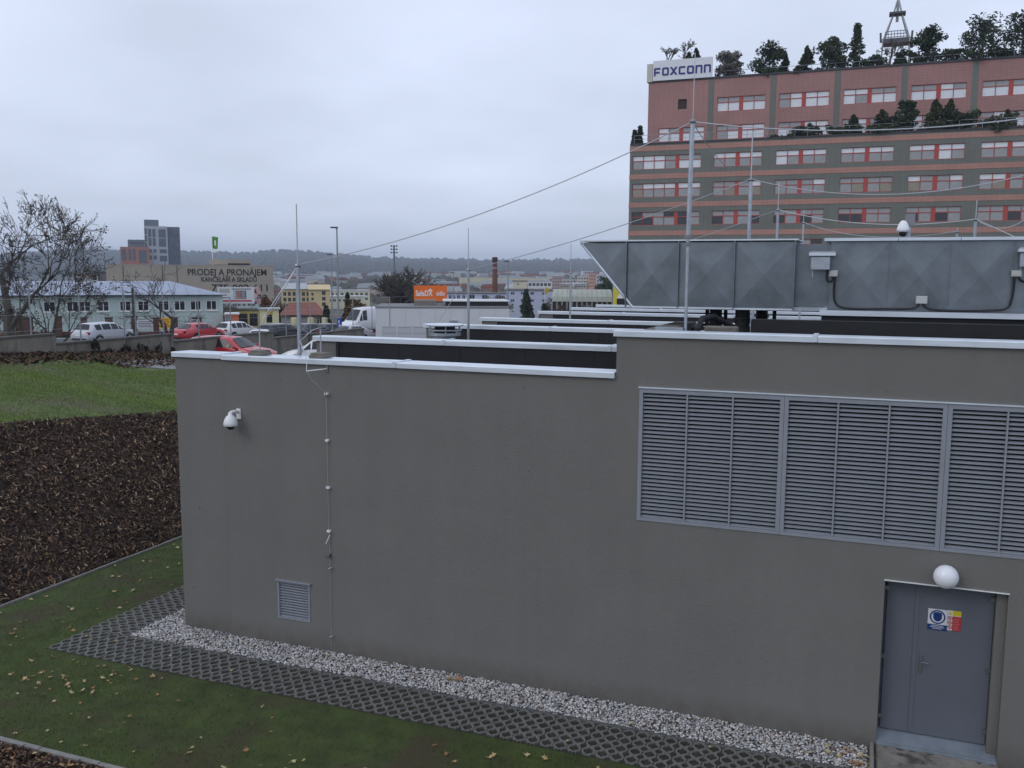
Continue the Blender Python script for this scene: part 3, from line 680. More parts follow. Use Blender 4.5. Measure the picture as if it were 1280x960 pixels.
# roof air terminals: thick lower tube, thin upper rod, clamp
def mast(px, py0, pyc, py1, y, label, r=.03, lean=0.0, name='lightning_mast', zb=None):
    b = aty(px, py0, y); c = aty(px, pyc, y); t = aty(px, py1, y)
    z0 = b.z if zb is None else zb
    m = thing(name, label, 'lightning mast', (b.x, y, z0), group='lightning masts on the roof')
    MB().tube([(0,0,0),(lean,0,c.z-z0)], r, 10).build('tube', M_galv, m, local=True)
    MB().tube([(lean,0,c.z-z0),(lean,0,t.z-z0)], r*.33, 6).build('rod', M_wire, m, local=True)
    MB().lathe((lean,0,c.z-z0-.04), [(0,0),(r*1.35,.0),(r*1.7,.02),(r*1.2,.06),(0,.06)], 10).build('clamp', M_hw, m, local=True)
    MB().box(-.16,.16,-.03,.03,-.01,.03).build('foot', M_foot, m, local=True)
    return Vector((b.x+lean, y, c.z))
mA = mast(374.5, 440, 331, 255, 13.6, 'tall lightning mast with thin tip behind the left coping', .034, zb=4.3)
mB = mast(585.5, 425, 337, 285, 22.6, 'slim lightning mast standing beside the steel roof cowls', .036, zb=4.3)
mC = mast(712.5, 400, 341, 304, 28.0, 'slim lightning mast left of the duct intake, nearest the curved hall', .032, zb=4.3)
pD = aty(857,410,13.75); pT = aty(866,152,13.75); pTT = aty(869,66,13.75); pM = aty(860,300,13.75)
m = thing('lightning_mast', 'tallest lightning mast rising from the high coping before the duct', 'lightning mast', (pD.x, 13.75, 4.3), group='lightning masts on the roof')
for nm, a, b_, r in (('tube', Vector((pD.x,13.75,4.3)), pM, .024), ('tube', pM, pT, .033), ('rod', pT, pTT, .0055)):
    MB().tube([a, b_], r, 12).build(nm, M_galv if nm == 'tube' else M_wire, m)
MB().cyl(pM-Vector((0,0,.09)), .045, .06, 12).build('collar', M_hw, m); MB().cyl(pM+Vector((0,0,.02)), .05, .05, 12).build('collar', M_hw, m)
MB().box(pD.x-.45, pD.x-.03, 13.70, 13.80, 5.62, 5.70).build('arm', M_galv, m); MB().sphere(pT, .046, 10, 8).build('clamp', M_hw, m)
mE = mast(936, 300, 224, 165, 19.5, 'white lightning mast behind the duct, second tallest', .036, zb=4.3)
mF = mast(971, 300, 262, 228, 23.5, 'thinner lightning mast behind the duct, right of the second tallest', .030, zb=4.3)
mG = mast(1003.5, 300, 278, 262, 27.5, 'short lightning mast behind the duct near the damper box', .028, zb=4.3)
mH = mast(1218, 300, 274, 250, 22.0, 'short lightning mast over the right end of the duct', .03, zb=4.3)
mI = mast(1196, 300, 289, 284, 21.0, 'very short rod left of the mast over the duct right end', .022, zb=4.3)
wire(mA, pT, .24, 'long wire from the left mast sagging up to the tallest mast', .008)
wire(mB, mE, .12, 'wire from the mast by the cowls rising behind the duct to the second mast', .010)
wire(mC, mF, .12, 'wire rising from the mast by the curved hall to the third mast behind the duct', .010)
wire(pT, aty(1330,141,13.75), .17, 'highest wire running right from the tallest mast across the red offices', .009)
wire(mE, aty(1330,205,19.5), .42, 'second wire running right across the lowest office windows', .009)
wire(mF, mH, .22, 'wire sagging from the third mast to the mast at the duct right end', .009)
wire(mH, aty(1320,235,22), .45, 'wire rising right from the mast over the duct right end', .009)
wire(mH, aty(1290,306,18.5), .0, 'straight wire dropping right from the short mast over the duct', .009)
wire(mG, mI, .25, 'low wire sagging just above the duct top', .008)
wire(mA, rodL, .05, 'thin wire from the left mast down to the short rod', .007)
wire(pT+Vector((.02,0,-.05)), aty(915,216,19.5), .05, 'short wire dropping back from the tallest mast', .007)
wire(aty(586,337,22.6), aty(548,402,22.6), .05, 'short wire falling left from the mast by the cowls', .008)
# cowls
def cowl(px, py, y, s, label):
    p = aty(px, py, y); c = thing('roof_cowl', label, 'roof cowl', (p.x, y, 4.3)); h = p.z-4.3
    MB().cyl((0,0,0), .30*s, h-.32*s, 20).build('pipe', M_galv, c, local=True)
    MB().lathe((0,0,h-.34*s), [(.30*s,0),(.44*s,.02*s),(.44*s,.10*s),(.34*s,.10*s)], 24).build('ring', M_galv, c, local=True)
    MB().lathe((0,0,h-.20*s), [(.36*s,0),(.46*s,.015*s),(.46*s,.05*s),(.36*s,.05*s)], 24).build('ring', M_galv, c, local=True)
    MB().cyl((0,0,h-.26*s), .28*s, .24*s, 20).build('core', M_memb, c, local=True)
    MB().lathe((0,0,h-.05*s), [(0,-.01),(.50*s,-.01),(.52*s,.02),(.50*s,.04*s),(0,.06*s)], 24).build('cap', M_zinc, c, local=True)
    for k in range(4):
        a = k*math.pi/2+.5; MB().box(-.015,.015,-.01,.01,0,.3*s).build('strut', M_galv, c, local=True).location = (.40*s*math.cos(a), .40*s*math.sin(a), h-.34*s)
cowl(556, 404.5, 21.6, .95, 'round galvanised steel roof cowl standing left of the slim mast')
cowl(641, 409, 25.4, .95, 'round galvanised roof cowl half hidden, right of the slim mast')
# concrete foot and dark kit on the roof between screens
for px, y in ((610, 22.3), (585, 22.6)):
    p = aty(px, 422, y); tag(MB().bbox(p.x-.35, p.x+.35, y-.3, y+.3, 4.3, 4.62, .03).build('roof_ballast', M_foot, None, loc=(p.x,y,4.3)), 'grey ballast block on the dark roof %s the slim mast' % ('right of' if px > 600 else 'at the foot of'), 'ballast')

# ---- ventilation duct
yD = 16.0; yB = 17.35
Dx = [aty(px, 340, yD).x for px in (783, 848, 918, 993)]
zt, zb_ = 7.04, 5.93
xl_t, xl_b = aty(727,306,yD).x, aty(790,384,yD).x
D = thing('ventilation_duct', 'large galvanised ventilation duct with slanted intake mouth on the roof', 'duct', (xl_b, yD, zb_))
def cross_panel(x0, x1, z0, z1, y, raise_=.022, parent=D, name='duct_panel'):
    b = MB(); cx, cz = (x0+x1)/2, (z0+z1)/2; g = .012
    b.v = [(x0+g,y,z0+g),(x1-g,y,z0+g),(x1-g,y,z1-g),(x0+g,y,z1-g),(cx,y-raise_,cz)]; b.f = [(0,1,4),(1,2,4),(2,3,4),(3,0,4)]
    return b.build(name, M_duct, parent)
# body shell
def body(x0t, x0b, x1, y0, y1, z0, z1, name='duct_body', parent=D):
    b = MB().prism([(x0b,z0),(x1,z0),(x1,z1),(x0t,z1)], y0, y1); return b.build(name, M_duct, parent)
body(xl_t+.02, xl_b+.02, Dx[3], yD+.004, yB, zb_, zt)
# intake panel (trapezoid, one crease)
b = MB(); X0, X1 = xl_t, Dx[0]; mz = lambda x: zt-(x-xl_t)/(xl_b-xl_t)*(zt-zb_)
b.v = [(X0+.03,yD,zt-.012),(X1-.012,yD,zt-.012),(X1-.012,yD,zb_+.16),(X0+.45,yD-.016,zt-.50)]; b.f = [(0,3,1),(1,3,2)]
b.build('intake_panel', M_duct, D)
MB().tube([(xl_t-.01,yD-.015,zt+.0),(xl_b,yD-.015,zb_-.01)], .022, 4).build('intake_rim', M_zinc, D); MB().tube([(xl_t-.01,yB,zt+.0),(xl_b,yB,zb_-.01)], .022, 4).build('intake_rim', M_zinc, D)
MB().quad((xl_t-.006,yD+.02,zt-.02),(xl_b-.006,yD+.02,zb_+.0),(xl_b-.006,yB-.02,zb_),(xl_t-.006,yB-.02,zt-.02)).build('intake_grille', M_memb, D)
cross_panel(Dx[0], Dx[1], zb_, zt, yD-.002); cross_panel(Dx[1], Dx[2], zb_, zt, yD-.002); cross_panel(Dx[2], Dx[3], zb_, zt, yD-.002)
for x in Dx: 
    MB().box(x-.010, x+.010, yD-.05, yD+.0035, zb_-.02, zt+.02).build('flange', M_duct, D)
xs_ = [xl_t-.03, Dx[0], Dx[1]+.4, Dx[2]+.2, Dx[3]+.05]
for a, b_ in zip(xs_[:-1], xs_[1:]): MB().box(a+.004, b_-.004, yD-.055, yB+.03, zt+.021, zt+.045).build('top_flashing', M_zinc, D)
MB().box(xl_b, Dx[3], yD-.03, yD+.02, zb_-.03, zb_-.002).build('bottom_rail', M_zinc, D)
# flexible connector and silencer section
e0 = Dx[3]; e1 = aty(1037,340,yD).x; e2 = 5.6
body(e0+.002, e0+.002, e1-.002, yD+.10, yB-.05, zb_+.04, zt-.04, 'connector')
MB().prism([(e0+.01,zb_-.03),(e1-.01,zb_-.03),(e1-.01,zb_+.03),(e0+.01,zb_+.03)], yD-.02, yD+.25).build('connector_tray', M_galv, D)
body(e1, e1, e2, yD+.004, yB, zb_+.0, zt)
M_sil = M_duct
sxs = [e1] + [aty(px,340,yD).x for px in (1111,1187,1266)] + [3.35, 4.5, 5.6]
for a, b_ in zip(sxs[:-1], sxs[1:]): cross_panel(a, b_, zb_+.01, zt-.01, yD-.004, .018)
for a, b_ in ((e1-.1,.45),(.46,1.35),(1.36,2.9),(2.91,5.6)): MB().box(a, b_, yD-.07, yB+.05, zt+.002, zt+.05).build('top_flashing', M_zinc, D)
# gutter plinth under the silencer
pl = aty(1024, 398, 15.75)
zg = aty(1030, 388, 15.75).z
MB().box(pl.x, 5.7, 15.72, 17.6, zg-.08, zg).build('plinth_flashing', M_zinc, D)
MB().box(pl.x+.03, 5.7, 15.78, 17.5, 4.30, zg-.082).build('plinth', M_memb, D)
# legs and black fans below the duct
def leg(px, y, tri=False):
    p = aty(px, 395, y); MB().box(p.x-.03, p.x+.03, y-.03, y+.03, 4.3, zb_-.03).build('leg', M_galv if not tri else M_memb, D)
    if tri:
        for a in (-1, 1): MB().tube([(p.x,y,5.62),(p.x+a*.28,y,5.50)], .025, 5).build('brace', M_memb, D)
leg(940.5, 15.9); leg(884, 16.6, True); leg(907, 17.2, True); leg(968, 16.6, True)
for px, y, r, lab in ((894.5,16.5,.12,'left'),(928,16.3,.14,'middle'),(952,17.4,.12,'right')):
    p = aty(px, 400, y); f = thing('roof_fan', 'black cylindrical fan under the duct, the %s one of three' % lab, 'fan', (p.x, y, 4.3))
    MB().cyl((0,0,0), r, 1.3, 18).build('casing', M_memb, f, local=True)
    for z in (1.18, 1.42): MB().cyl((0,0,z), r*1.12, .03, 18).build('rim', M_blackpl, f, local=True)
    MB().cyl((0,0,1.31), r*.9, .28, 16).build('neck', M_memb, f, local=True)
p = aty(902,410,14.4); tag(MB().bbox(p.x-.25,p.x+.25,14.3,14.5,4.3,5.70,.02).build('pale_ballast', M_foot, None, loc=(p.x,14.4,4.3)), 'pale slab edge lying just behind the high coping', 'ballast')
p0, p1, p2 = aty(872,411,14.6), aty(878,398,14.8), aty(892,396,15.4)
tag(MB().tube([(p0.x,14.6,5.3),p0,p1,p2,(p2.x+.3,15.8,5.6)], .05, 8).build('insulated_pipe', M_memb, None, loc=tuple(p0)), 'black insulated pipe bending over behind the high coping', 'pipe')
p = aty(985,402,15.2); tag(MB().box(p.x-.55,3.0,15.0,15.3,4.3,p.z+.03).build('cable_tray', M_memb, None, loc=(p.x,15.1,4.3)), 'long black cable tray behind the high coping', 'cable tray')

# damper actuators, junction boxes and cables on the duct face
def pt(px, py, y=yD-.06): v = aty(px, py, y); return v
def actuator(px0, px1, py, label):
    a, b_ = pt(px0, py), pt(px1, py); t = thing('damper_actuator', label, 'actuator', (a.x, yD, a.z))
    W = b_.x-a.x
    MB().box(0, W, -.20, -.03, -.05, .0).build('canopy', M_zinc, t, local=True); MB().box(.01, W-.01, -.195, -.03, .001, .02).build('canopy_top', M_galv, t, local=True)
    MB().bbox(.03, W-.08, -.17, -.045, -.27, -.06, .01).build('motor', M_galv, t, local=True)
    MB().box(.05, .07, -.045, -.03, -.4, .03).build('mount_rail', M_galv, t, local=True); MB().cyl((W*.75,-.12,-.14), .012, .09, 8).build('gland', M_white, t, local=True)
actuator(1012, 1045, 316, 'damper motor under a small bright canopy on the duct face')
actuator(1272, 1306, 311, 'damper motor cut by the right picture edge on the duct')
def jbox(px0, px1, py0, py1, label):
    a, b_ = pt(px0, py0), pt(px1, py1); t = thing('junction_box', label, 'junction box', (a.x, yD, b_.z))
    MB().bbox(0, b_.x-a.x, -.085, -.035, 0, a.z-b_.z, .006).build('box', M_lightbox, t, local=True); MB().box(.012, b_.x-a.x-.012, -.09, -.086, .012, a.z-b_.z-.012).build('lid', M_lightbox, t, local=True)
jbox(1036.5,1047,338,345.5,'small grey junction box below the left damper motor'); jbox(1145,1159,370,379.5,'wider grey junction box at the middle bottom of the duct'); jbox(1264.5,1277,338,345.5,'small grey junction box near the right picture edge')
def cable(pts, label):
    P = [pt(*p, yD-.075) for p in pts]
    # smooth
    for _ in range(2):
        Q = [P[0]]
        for a, b_ in zip(P[:-1], P[1:]): Q += [a.lerp(b_, .25), a.lerp(b_, .75)]
        P = Q+[P[-1]]
    tag(MB().tube(P, .017, 8).build('black_cable', M_cable, None, loc=tuple(P[0])), label, 'cable')
cable([(1035,333),(1033,345),(1034,352),(1040,352),(1041,346)], 'short black cable hanging in a loop from the left damper motor')
cable([(1043.5,346),(1042,365),(1043,378),(1050,385),(1075,386.5),(1105,386),(1135,386.5),(1146,385),(1149,380)], 'black cable from left junction box along the duct bottom to the middle box')
cable([(1154,380),(1157,385),(1168,388),(1205,389),(1240,388.5),(1260,387),(1265,375),(1268,355),(1268,346)], 'black cable from the middle box along the duct bottom to the right box')
cable([(1273,346),(1276,351),(1284,353),(1290,348)], 'short black cable leaving the right junction box')
# camera on a stub mast above the duct
p = aty(1135,293,17.9)
t = thing('pole_camera', 'white dome camera on a short pole above the duct', 'camera', (p.x, 17.9, 4.3)); h = p.z-4.3
MB().box(-.04,.04,-.03,.03,0,h+.33).build('pole', M_galv, t, local=True); MB().box(-.06,.10,-.07,-.031,h+.15,h+.36).build('bracket', M_hw, t, local=True)
MB().lathe((-.09,-.15,h+.04), [(0,.20),(.04,.19),(.08,.13),(.105,.05),(.105,0),(0,0)][::-1], 18).build('housing', M_white, t, True, local=True)
MB().sphere((-.09,-.15,h+.02), .068, 14, 8).build('dome', M_blackpl, t, True, local=True)
# ================================================================== VEGETATION BUILDERS
def leaf_cloud(b, c, rad, n, size, r2, flat=0.0):
    """small leaf faces in an ellipsoid, denser to the shell; returns nothing"""
    for _ in range(n):
        while True:
            q = (r2.uniform(-1,1), r2.uniform(-1,1), r2.uniform(-1,1)); l = q[0]**2+q[1]**2+q[2]**2
            if l <= 1: break
        p = Vector((c[0]+q[0]*rad[0], c[1]+q[1]*rad[1], c[2]+q[2]*rad[2]))
        a = Vector((r2.gauss(0,1), r2.gauss(0,1), r2.gauss(0,.7))).normalized(); d = a.cross(Vector((r2.gauss(0,1),r2.gauss(0,1),r2.gauss(0,1)))).normalized()
        s = size*r2.uniform(.6,1.4)
        b.poly((p-a*s-d*s*.35, p+a*s*.2-d*s*.5, p+a*s, p+d*s*.5))
M_conif = mat('dark_needles', (0.045, 0.063, 0.033), .9, var=.5, vscale=.9, spec=.2)
M_conif2 = mat('olive_needles', (0.052, 0.062, 0.028), .9, var=.5, vscale=.9, spec=.2)
M_greyleaf = mat('grey_twigs', (0.15, 0.14, 0.12), .95, var=.4, vscale=1.2, spec=.1)
M_brownleaf = mat('brown_foliage', (0.10, 0.055, 0.025), .95, var=.4, vscale=.7, spec=.1)
M_oliveleaf = mat('olive_leaf', (0.085, 0.082, 0.045), .9, var=.5, vscale=2, spec=.15)
M_darkleaf = mat('dark_dry_leaf', (0.045, 0.038, 0.034), .9, var=.4, vscale=3, spec=.15)
def evergreen(name, label, cat, base, h, wd, kind, m, seed, group, dens=1.0, leaf=.14):
    r2 = random.Random(seed); t = thing(name, label, cat, tuple(base), group=group)
    b = MB(); k = MB(); k.tube([(0,0,-.3),(r2.uniform(-.1,.1),0,h*.45),(r2.uniform(-.15,.15),0,h*.85)], [.07*wd**.5+.03,.05,.02], 6)
    if kind == 'column':
        nn = int(60*dens)
        for i in range(nn):
            f = (i+.5)/nn; rr = wd*.5*(math.sin(min(1,(f+.06)*1.15)*math.pi)**.6)*r2.uniform(.55,1.05)*(1-.35*f); a = r2.uniform(0,6.28)
            leaf_cloud(b, (math.cos(a)*rr*.6, math.sin(a)*rr*.6, f*h), (wd*.2,wd*.2,h*.06), 26, leaf, r2)
    elif kind == 'pine':
        for i in range(int(46*dens)):
            f = r2.uniform(.10,1); a = r2.uniform(0,6.28); rr = wd*.5*r2.uniform(.10,.95)*(1-.6*max(0,f-.40))*(.75+.25*min(1,f*4))
            c = (math.cos(a)*rr, math.sin(a)*rr, f*h*.93); s = wd*r2.uniform(.12,.20)
            k.tube([(0,0,max(.1,f*h*.8-.3)), (c[0]*.9,c[1]*.9,c[2]-.1)], [.035,.012], 4)
            leaf_cloud(b, c, (s,s,s*.7), 60, leaf, r2)
    elif kind == 'cone':
        nn = int(70*dens)
        for i in range(nn):
            f = i/nn; rr = wd*.5*(1-f)**.75*r2.uniform(.2,1.1); a = r2.uniform(0,6.28)
            leaf_cloud(b, (math.cos(a)*rr, math.sin(a)*rr, .05*h+f*h*.95), (wd*.17*(1.1-f),wd*.17*(1.1-f),h*.06), 34, leaf, r2)
    else:  # bush
        for i in range(int(20*dens)):
            a = r2.uniform(0,6.28); rr = wd*.5*math.sqrt(r2.random()); f = r2.uniform(.15,.9)*(1-.4*(rr/(wd*.5))**2)
            s = wd*r2.uniform(.12,.2); leaf_cloud(b, (math.cos(a)*rr, math.sin(a)*rr*.6, f*h), (s,s,h*.18), 55, leaf, r2)
    k.build('trunk', M_bark, t, local=True); b.build('crown', m, t, local=True)
    return t
def bare_tree(name, label, base, h, spread, seed, group=None, levels=6, trunk=.14, m=M_bark, leaves=None, leafn=0, leafsize=.05, fork=.25, kids=(2,3), up=.25, cat='tree', minr=.006, lean=(0,0), low=None):
    r2 = random.Random(seed); t = thing(name, label, cat, tuple(base), group=group)
    tb = MB(); cb = MB(); lb = MB(); tips = []
    def grow(p, d, L, r, lv):
        n = 3 if lv > 1 else 2; pts = [p]; rs = [r]
        for i in range(n):
            wob = .04 if lv == levels else .12; d = (d+Vector((r2.gauss(0,wob),r2.gauss(0,wob),r2.gauss(0,.08)+.02))).normalized(); p = p+d*(L/n); pts.append(p); rs.append(max(minr, r*(1-.32*(i+1)/n)))
        (tb if lv >= levels-1 else cb).tube(pts, rs, 6 if lv >= levels-1 else (4 if lv > 2 else 3), cap=False)
        if lv <= 2: tips.append((p, d))
        if lv == 0: return
        for i in range(r2.randint(*kids)):
            ax = Vector((r2.gauss(0,1),r2.gauss(0,1),r2.gauss(0,.4))); ax = (ax-d*ax.dot(d)).normalized()
            an = r2.uniform(.3,.85)*spread; nd = (d*math.cos(an)+ax*math.sin(an)+Vector((0,0,up*.4))).normalized()
            st = pts[r2.randint(1,n)] if i else p
            grow(st, nd, L*r2.uniform(.62,.86), rs[-1]*r2.uniform(.62,.85), lv-1)
    grow(Vector((0,0,-.3)), Vector((lean[0],lean[1],1)).normalized(), h*fork, trunk, levels)
    zs = max(v[2] for v in cb.v); sc = h/zs
    for q in (tb, cb): q.v = [(a*sc,b_*sc,c*sc) for a,b_,c in q.v]
    tb.build('trunk', m, t, local=True); cb.build('crown', m, t, local=True)
    if leaves:
        for _ in range(leafn):
            p, d = r2.choice(tips); p = p*sc
            if low and p.z > low*h and r2.random() < .75: continue
            leaf_cloud(lb, tuple(p), (.10,.10,.10), 1, leafsize, r2)
        lb.build('leaves', leaves, t, local=True)
    return t

# ================================================================== RED OFFICE BUILDING
YF = 110.0; YU = 114.5
def fx(px, py=200, y=YF): return aty(px, py, y).x
def fz(px, py, y=YF): return aty(px, py, y).z
M_tile_g = mat('grey_green_tile', (0.165, 0.172, 0.150), .6, var=.10, vscale=.35, tile=(.6,.3,.02))
M_tile_r = mat('rose_tile', (0.37, 0.195, 0.175), .6, var=.08, vscale=.3, tile=(.6,.3,.02))
M_tile_o = mat('terracotta_band', (0.43, 0.225, 0.180), .6, var=.08, vscale=.5, tile=(.6,.3,.02))
M_frame = mat('red_frame', (0.42, 0.068, 0.056), .5)
M_pane = [mat('pane_grey', (.33,.335,.335), .10, spec=.6, var=.25, vscale=.4), mat('pane_blind', (.72,.75,.78), .15, spec=.5, var=.1), mat('pane_dark', (.02,.022,.026), .06, spec=.6), mat('pane_warm', (.30,.27,.21), .12, spec=.5, var=.3, vscale=.6)]
xL = fx(786.5, 240); xR = 46.0; zT = fz(787, 181.5); zB = -4.0
F_ = thing('office_building', 'large red and grey tiled office block with red framed windows', 'building', (xL, YF, 0))
base = Vector(F_['_base'])
# lower block with window openings recessed
rows = [(fz(859,210), fz(859,192.7)), (fz(859,245.5), fz(859,228)), (fz(859,281), fz(859,264))]
rows.append((rows[2][0]-(rows[1][0]-rows[2][0]), rows[2][1]-(rows[1][1]-rows[2][1])))
bl = [(fx(a), fx(b_)) for a, b_ in ((892,952),(970,1032),(1050,1117),(1136,1205))]
pitch = (bl[3][0]-bl[0][0])/3; ww = sum(b_-a for a, b_ in bl)/4
wins = [(bl[0][0]+pitch*k, bl[0][0]+pitch*k+ww) for k in range(9)]
wc = (xL+.35, fx(876, 203))
holes = [(a, b_, z0, z1, .22) for z0, z1 in rows for a, b_ in ([wc]+wins)]
holed_wall(MB(), xL, xR, zB, zT, YF, holes, .5).build('wall', M_tile_g, F_)
MB().box(xL+.01, xR, YF+.51, YF+26, zB, zT-.9).build('block', M_tile_g, F_)
MB().box(xL, xR, YF-.10, YF+.5, zT+.001, zT+.16).build('parapet_cap', mat('dark_cap', (.05,.05,.055), .6), F_)
for z0, z1 in rows[:3]:
    zc = z1+(fz(859,183)-fz(859,192.7))*.62
    MB().box(xL-.03, xR, YF-.035, YF-.001, zc-.02, zc+.56).build('terracotta_band', M_tile_o, F_)
zc = rows[3][1]+(fz(859,183)-fz(859,192.7))*.62; MB().box(xL-.03, xR, YF-.035, YF-.001, zc-.02, zc+.56).build('terracotta_band', M_tile_o, F_)
# fine tile joints as recessed-looking proud seams (vertical expansion joints)
# upper block
uxL = fx(810, 140, YU); uzT = fz(811, 104, YU); uzB = zT-1.2
ub = [(fx(a,115,YU), fx(b_,115,YU)) for a, b_ in ((897,957),(975,1037),(1055,1121),(1139,1209))]
up_ = (ub[3][0]-ub[0][0])/3; uw = sum(b_-a for a, b_ in ub)/4
uwins = [(ub[0][0]+up_*k, ub[0][0]+up_*k+uw) for k in range(9)]
urows = [(fz(925,138,YU), fz(925,120,YU)), (fz(925,173,YU), fz(925,155.5,YU))]
sw = (fx(847.5,130,YU), fx(858.5,130,YU), fz(852,136.5,YU), fz(852,124,YU))
uwc = (fx(823,168,YU), fx(880,165,YU))
uh = [(a, b_, z0, z1, .22) for z0, z1 in urows for a, b_ in uwins]+[(*sw, .2), (*uwc, urows[1][0], urows[1][1], .22)]
holed_wall(MB(), uxL, xR, uzB, uzT, YU, uh, .5).build('wall', M_tile_r, F_)
MB().box(uxL+.01, xR, YU+.51, YU+20, uzB, uzT-.6).build('block', M_tile_r, F_)
MB().box(uxL-.05, xR, YU-.12, YU+.5, uzT+.001, uzT+.22).build('parapet_cap', mat('dark_cap', (.05,.05,.055)), F_)
MB().quad((sw[0],YU+.195,sw[2]),(sw[1],YU+.195,sw[2]),(sw[1],YU+.195,sw[3]),(sw[0],YU+.195,sw[3])).build('dark_opening', mat('brown_shutter', (.045,.03,.025), .7), F_)
for px in (889, 966.5, 1046.5, 1130, 1218, 1311):
    x = fx(px, 115, YU); MB().box(x-.32, x+.32, YU-.03, YU-.001, uzB, uzT-.02).build('pilaster', M_tile_g, F_)
# windows: frame with solid middle, panes as sub parts
pane_me = {}
def office_window(x0, x1, z0, z1, y, cols, solid, pal):
    b = MB(); t = .06; yf = y+.10; zt_ = z0+(z1-z0)*.62
    b.box(x0, x1, yf, yf+.08, z0, z0+t); b.box(x0, x1, yf, yf+.08, z1-t, z1); b.box(x0, x1, yf+.001, yf+.079, zt_-.045, zt_+.045)
    ed = [x0] ; n = sum(cols)+1.0*(len(cols)-1)*solid; u = (x1-x0)/n; x = x0; cells = []
    for gi, cn in enumerate(cols):
        for k in range(cn): cells.append((x, x+u)); x += u
        if gi < len(cols)-1: b.box(x-.02, x+u*solid+.02, yf-.01, yf+.09, z0, z1); x += u*solid
    for a, b_ in cells:
        b.box(a-.035, a+.035, yf-.002, yf+.081, z0, z1); b.box(b_-.035, b_+.035, yf-.003, yf+.082, z0, z1)
    w_ = b.build('window', M_frame, F_)
    for a, b_ in cells:
        for za, zb2, top in ((z0, zt_, 0), (zt_, z1, 1)):
            k = pal(top); key = (round(b_-a,3), round(zb2-za,3), k)
            if key not in pane_me: pane_me[key] = MB().box(0, b_-a, 0, .02, 0, zb2-za).mesh('pane', M_pane[k])
            add('pane', pane_me[key], w_, (a-base.x, yf+.055-base.y, za-base.z))
r3 = random.Random(5)
pal1 = lambda top: (1 if (top or r3.random() < .12) else 0)
pal2 = lambda top: ((1 if r3.random() < .5 else 0) if top else (3 if r3.random() < .18 else 0))
pal3 = lambda top: (2 if r3.random() < .45 else 0)
palu = lambda top: (0 if top and r3.random() < .6 else (1 if r3.random() < .75 else 0))
for (z0, z1), pal in zip(rows, (pal1, pal2, pal3, pal3)):
    office_window(wc[0], wc[1], z0, z1, YF, [4,2], .28, pal if pal is not pal1 else (lambda top: 0 if r3.random() < .7 else 1))
    for a, b_ in wins: office_window(a, b_, z0, z1, YF, [2,2], .30, pal)
for (z0, z1) in urows:
    for a, b_ in uwins: office_window(a, b_, z0, z1, YU, [2,2], .30, palu)
office_window(uwc[0], uwc[1], urows[1][0], urows[1][1], YU, [2,2], .30, palu)
# terrace rail
rl = MB(); zr = zT+.16
for x in np.arange(xL+.4, xR, 2.2): rl.tube([(x,YF+.3,zr),(x,YF+.3,zr+.95)], .035, 5)
rl.tube([(xL+.4,YF+.3,zr+.95),(xR,YF+.3,zr+.95)], .03, 5); rl.tube([(xL+.4,YF+.3,zr+.5),(xR,YF+.3,zr+.5)], .02, 5)
rl.build('terrace_rail', M_steelpost, F_)
rl = MB(); zr2 = uzT+.2
for x in np.arange(fx(900,90,YU), xR, 2.6): rl.tube([(x,YU+.4,zr2),(x,YU+.4,zr2+.7)], .03, 5)
rl.tube([(fx(892,90,YU),YU+.4,zr2+.7),(xR,YU+.4,zr2+.7)], .03, 5)
rl.build('roof_rail', M_steelpost, F_)
# rooftop sign
yS_ = YU-.25
q0, q1 = aty(816, 100, yS_), aty(890, 95, yS_); sz0, sz1 = aty(816,101.5,yS_).z+.02, aty(816,76.5,yS_).z
S_ = thing('rooftop_sign', 'white rooftop sign board with dark blue company lettering', 'sign', (q0.x, yS_, sz0))
SW, SH = q1.x-q0.x, sz1-sz0
MB().box(0, SW, 0, .25, 0, SH).build('board', mat('sign_board_white', (.74,.76,.80), .5), S_, local=True)
MB().box(-.75, -.08, .05, .9, -.1, SH-.3).build('sign_side', mat('sign_side_cream', (.55,.53,.46), .6), S_, local=True)
for x in (.5, SW*.5, SW-.5): MB().box(x-.06, x+.06, .3, .45, -1.5, SH-.2).build('support', M_steelpost, S_, local=True)
M_nav = mat('navy_letters', (.020,.020,.19), .45)
LH = SH*.40; LW = SW/7.55; zl = SH*.235
def glyph(ch, x):
    t = LH*.21; b = MB(); X = lambda u: x+u*LW*.80; Zz = lambda v: zl+v*LH
    H = lambda u0, u1, v: b.box(X(u0), X(u1), -.05, -.001, Zz(v)-t/2, Zz(v)+t/2)
    Vt = lambda u, v0, v1: b.box(X(u)-t/2, X(u)+t/2, -.052, -.001, Zz(v0), Zz(v1))
    if ch == 'F': Vt(.12,0,.88); H(.05,1,.9); H(.12,.9,.42)
    if ch == 'O': Vt(.1,.1,.9); Vt(.92,.1,.9); H(.08,.94,.9); H(.08,.94,.1)
    if ch == 'C': Vt(.1,.1,.9); H(.08,1,.9); H(.08,1,.1)
    if ch == 'n': Vt(.1,0,.96); Vt(.92,0,.9); H(.06,.96,.9)
    if ch == 'X':
        for sgn in (0, 1):
            u0, u1 = (.05,.95) if sgn == 0 else (.95,.05)
            b.v += [(X(u0)-t*.65,-.051-.002*sgn,Zz(1)),(X(u0)+t*.65,-.051-.002*sgn,Zz(1)),(X(u1)+t*.65,-.051-.002*sgn,Zz(0)),(X(u1)-t*.65,-.051-.002*sgn,Zz(0))]; i = len(b.v)-4; b.f.append((i,i+3,i+2,i+1))
    b.build('letter', M_nav, S_, local=True)
for k, ch in enumerate('FOXCOnn'): glyph(ch, SW*.02+k*LW*1.065)
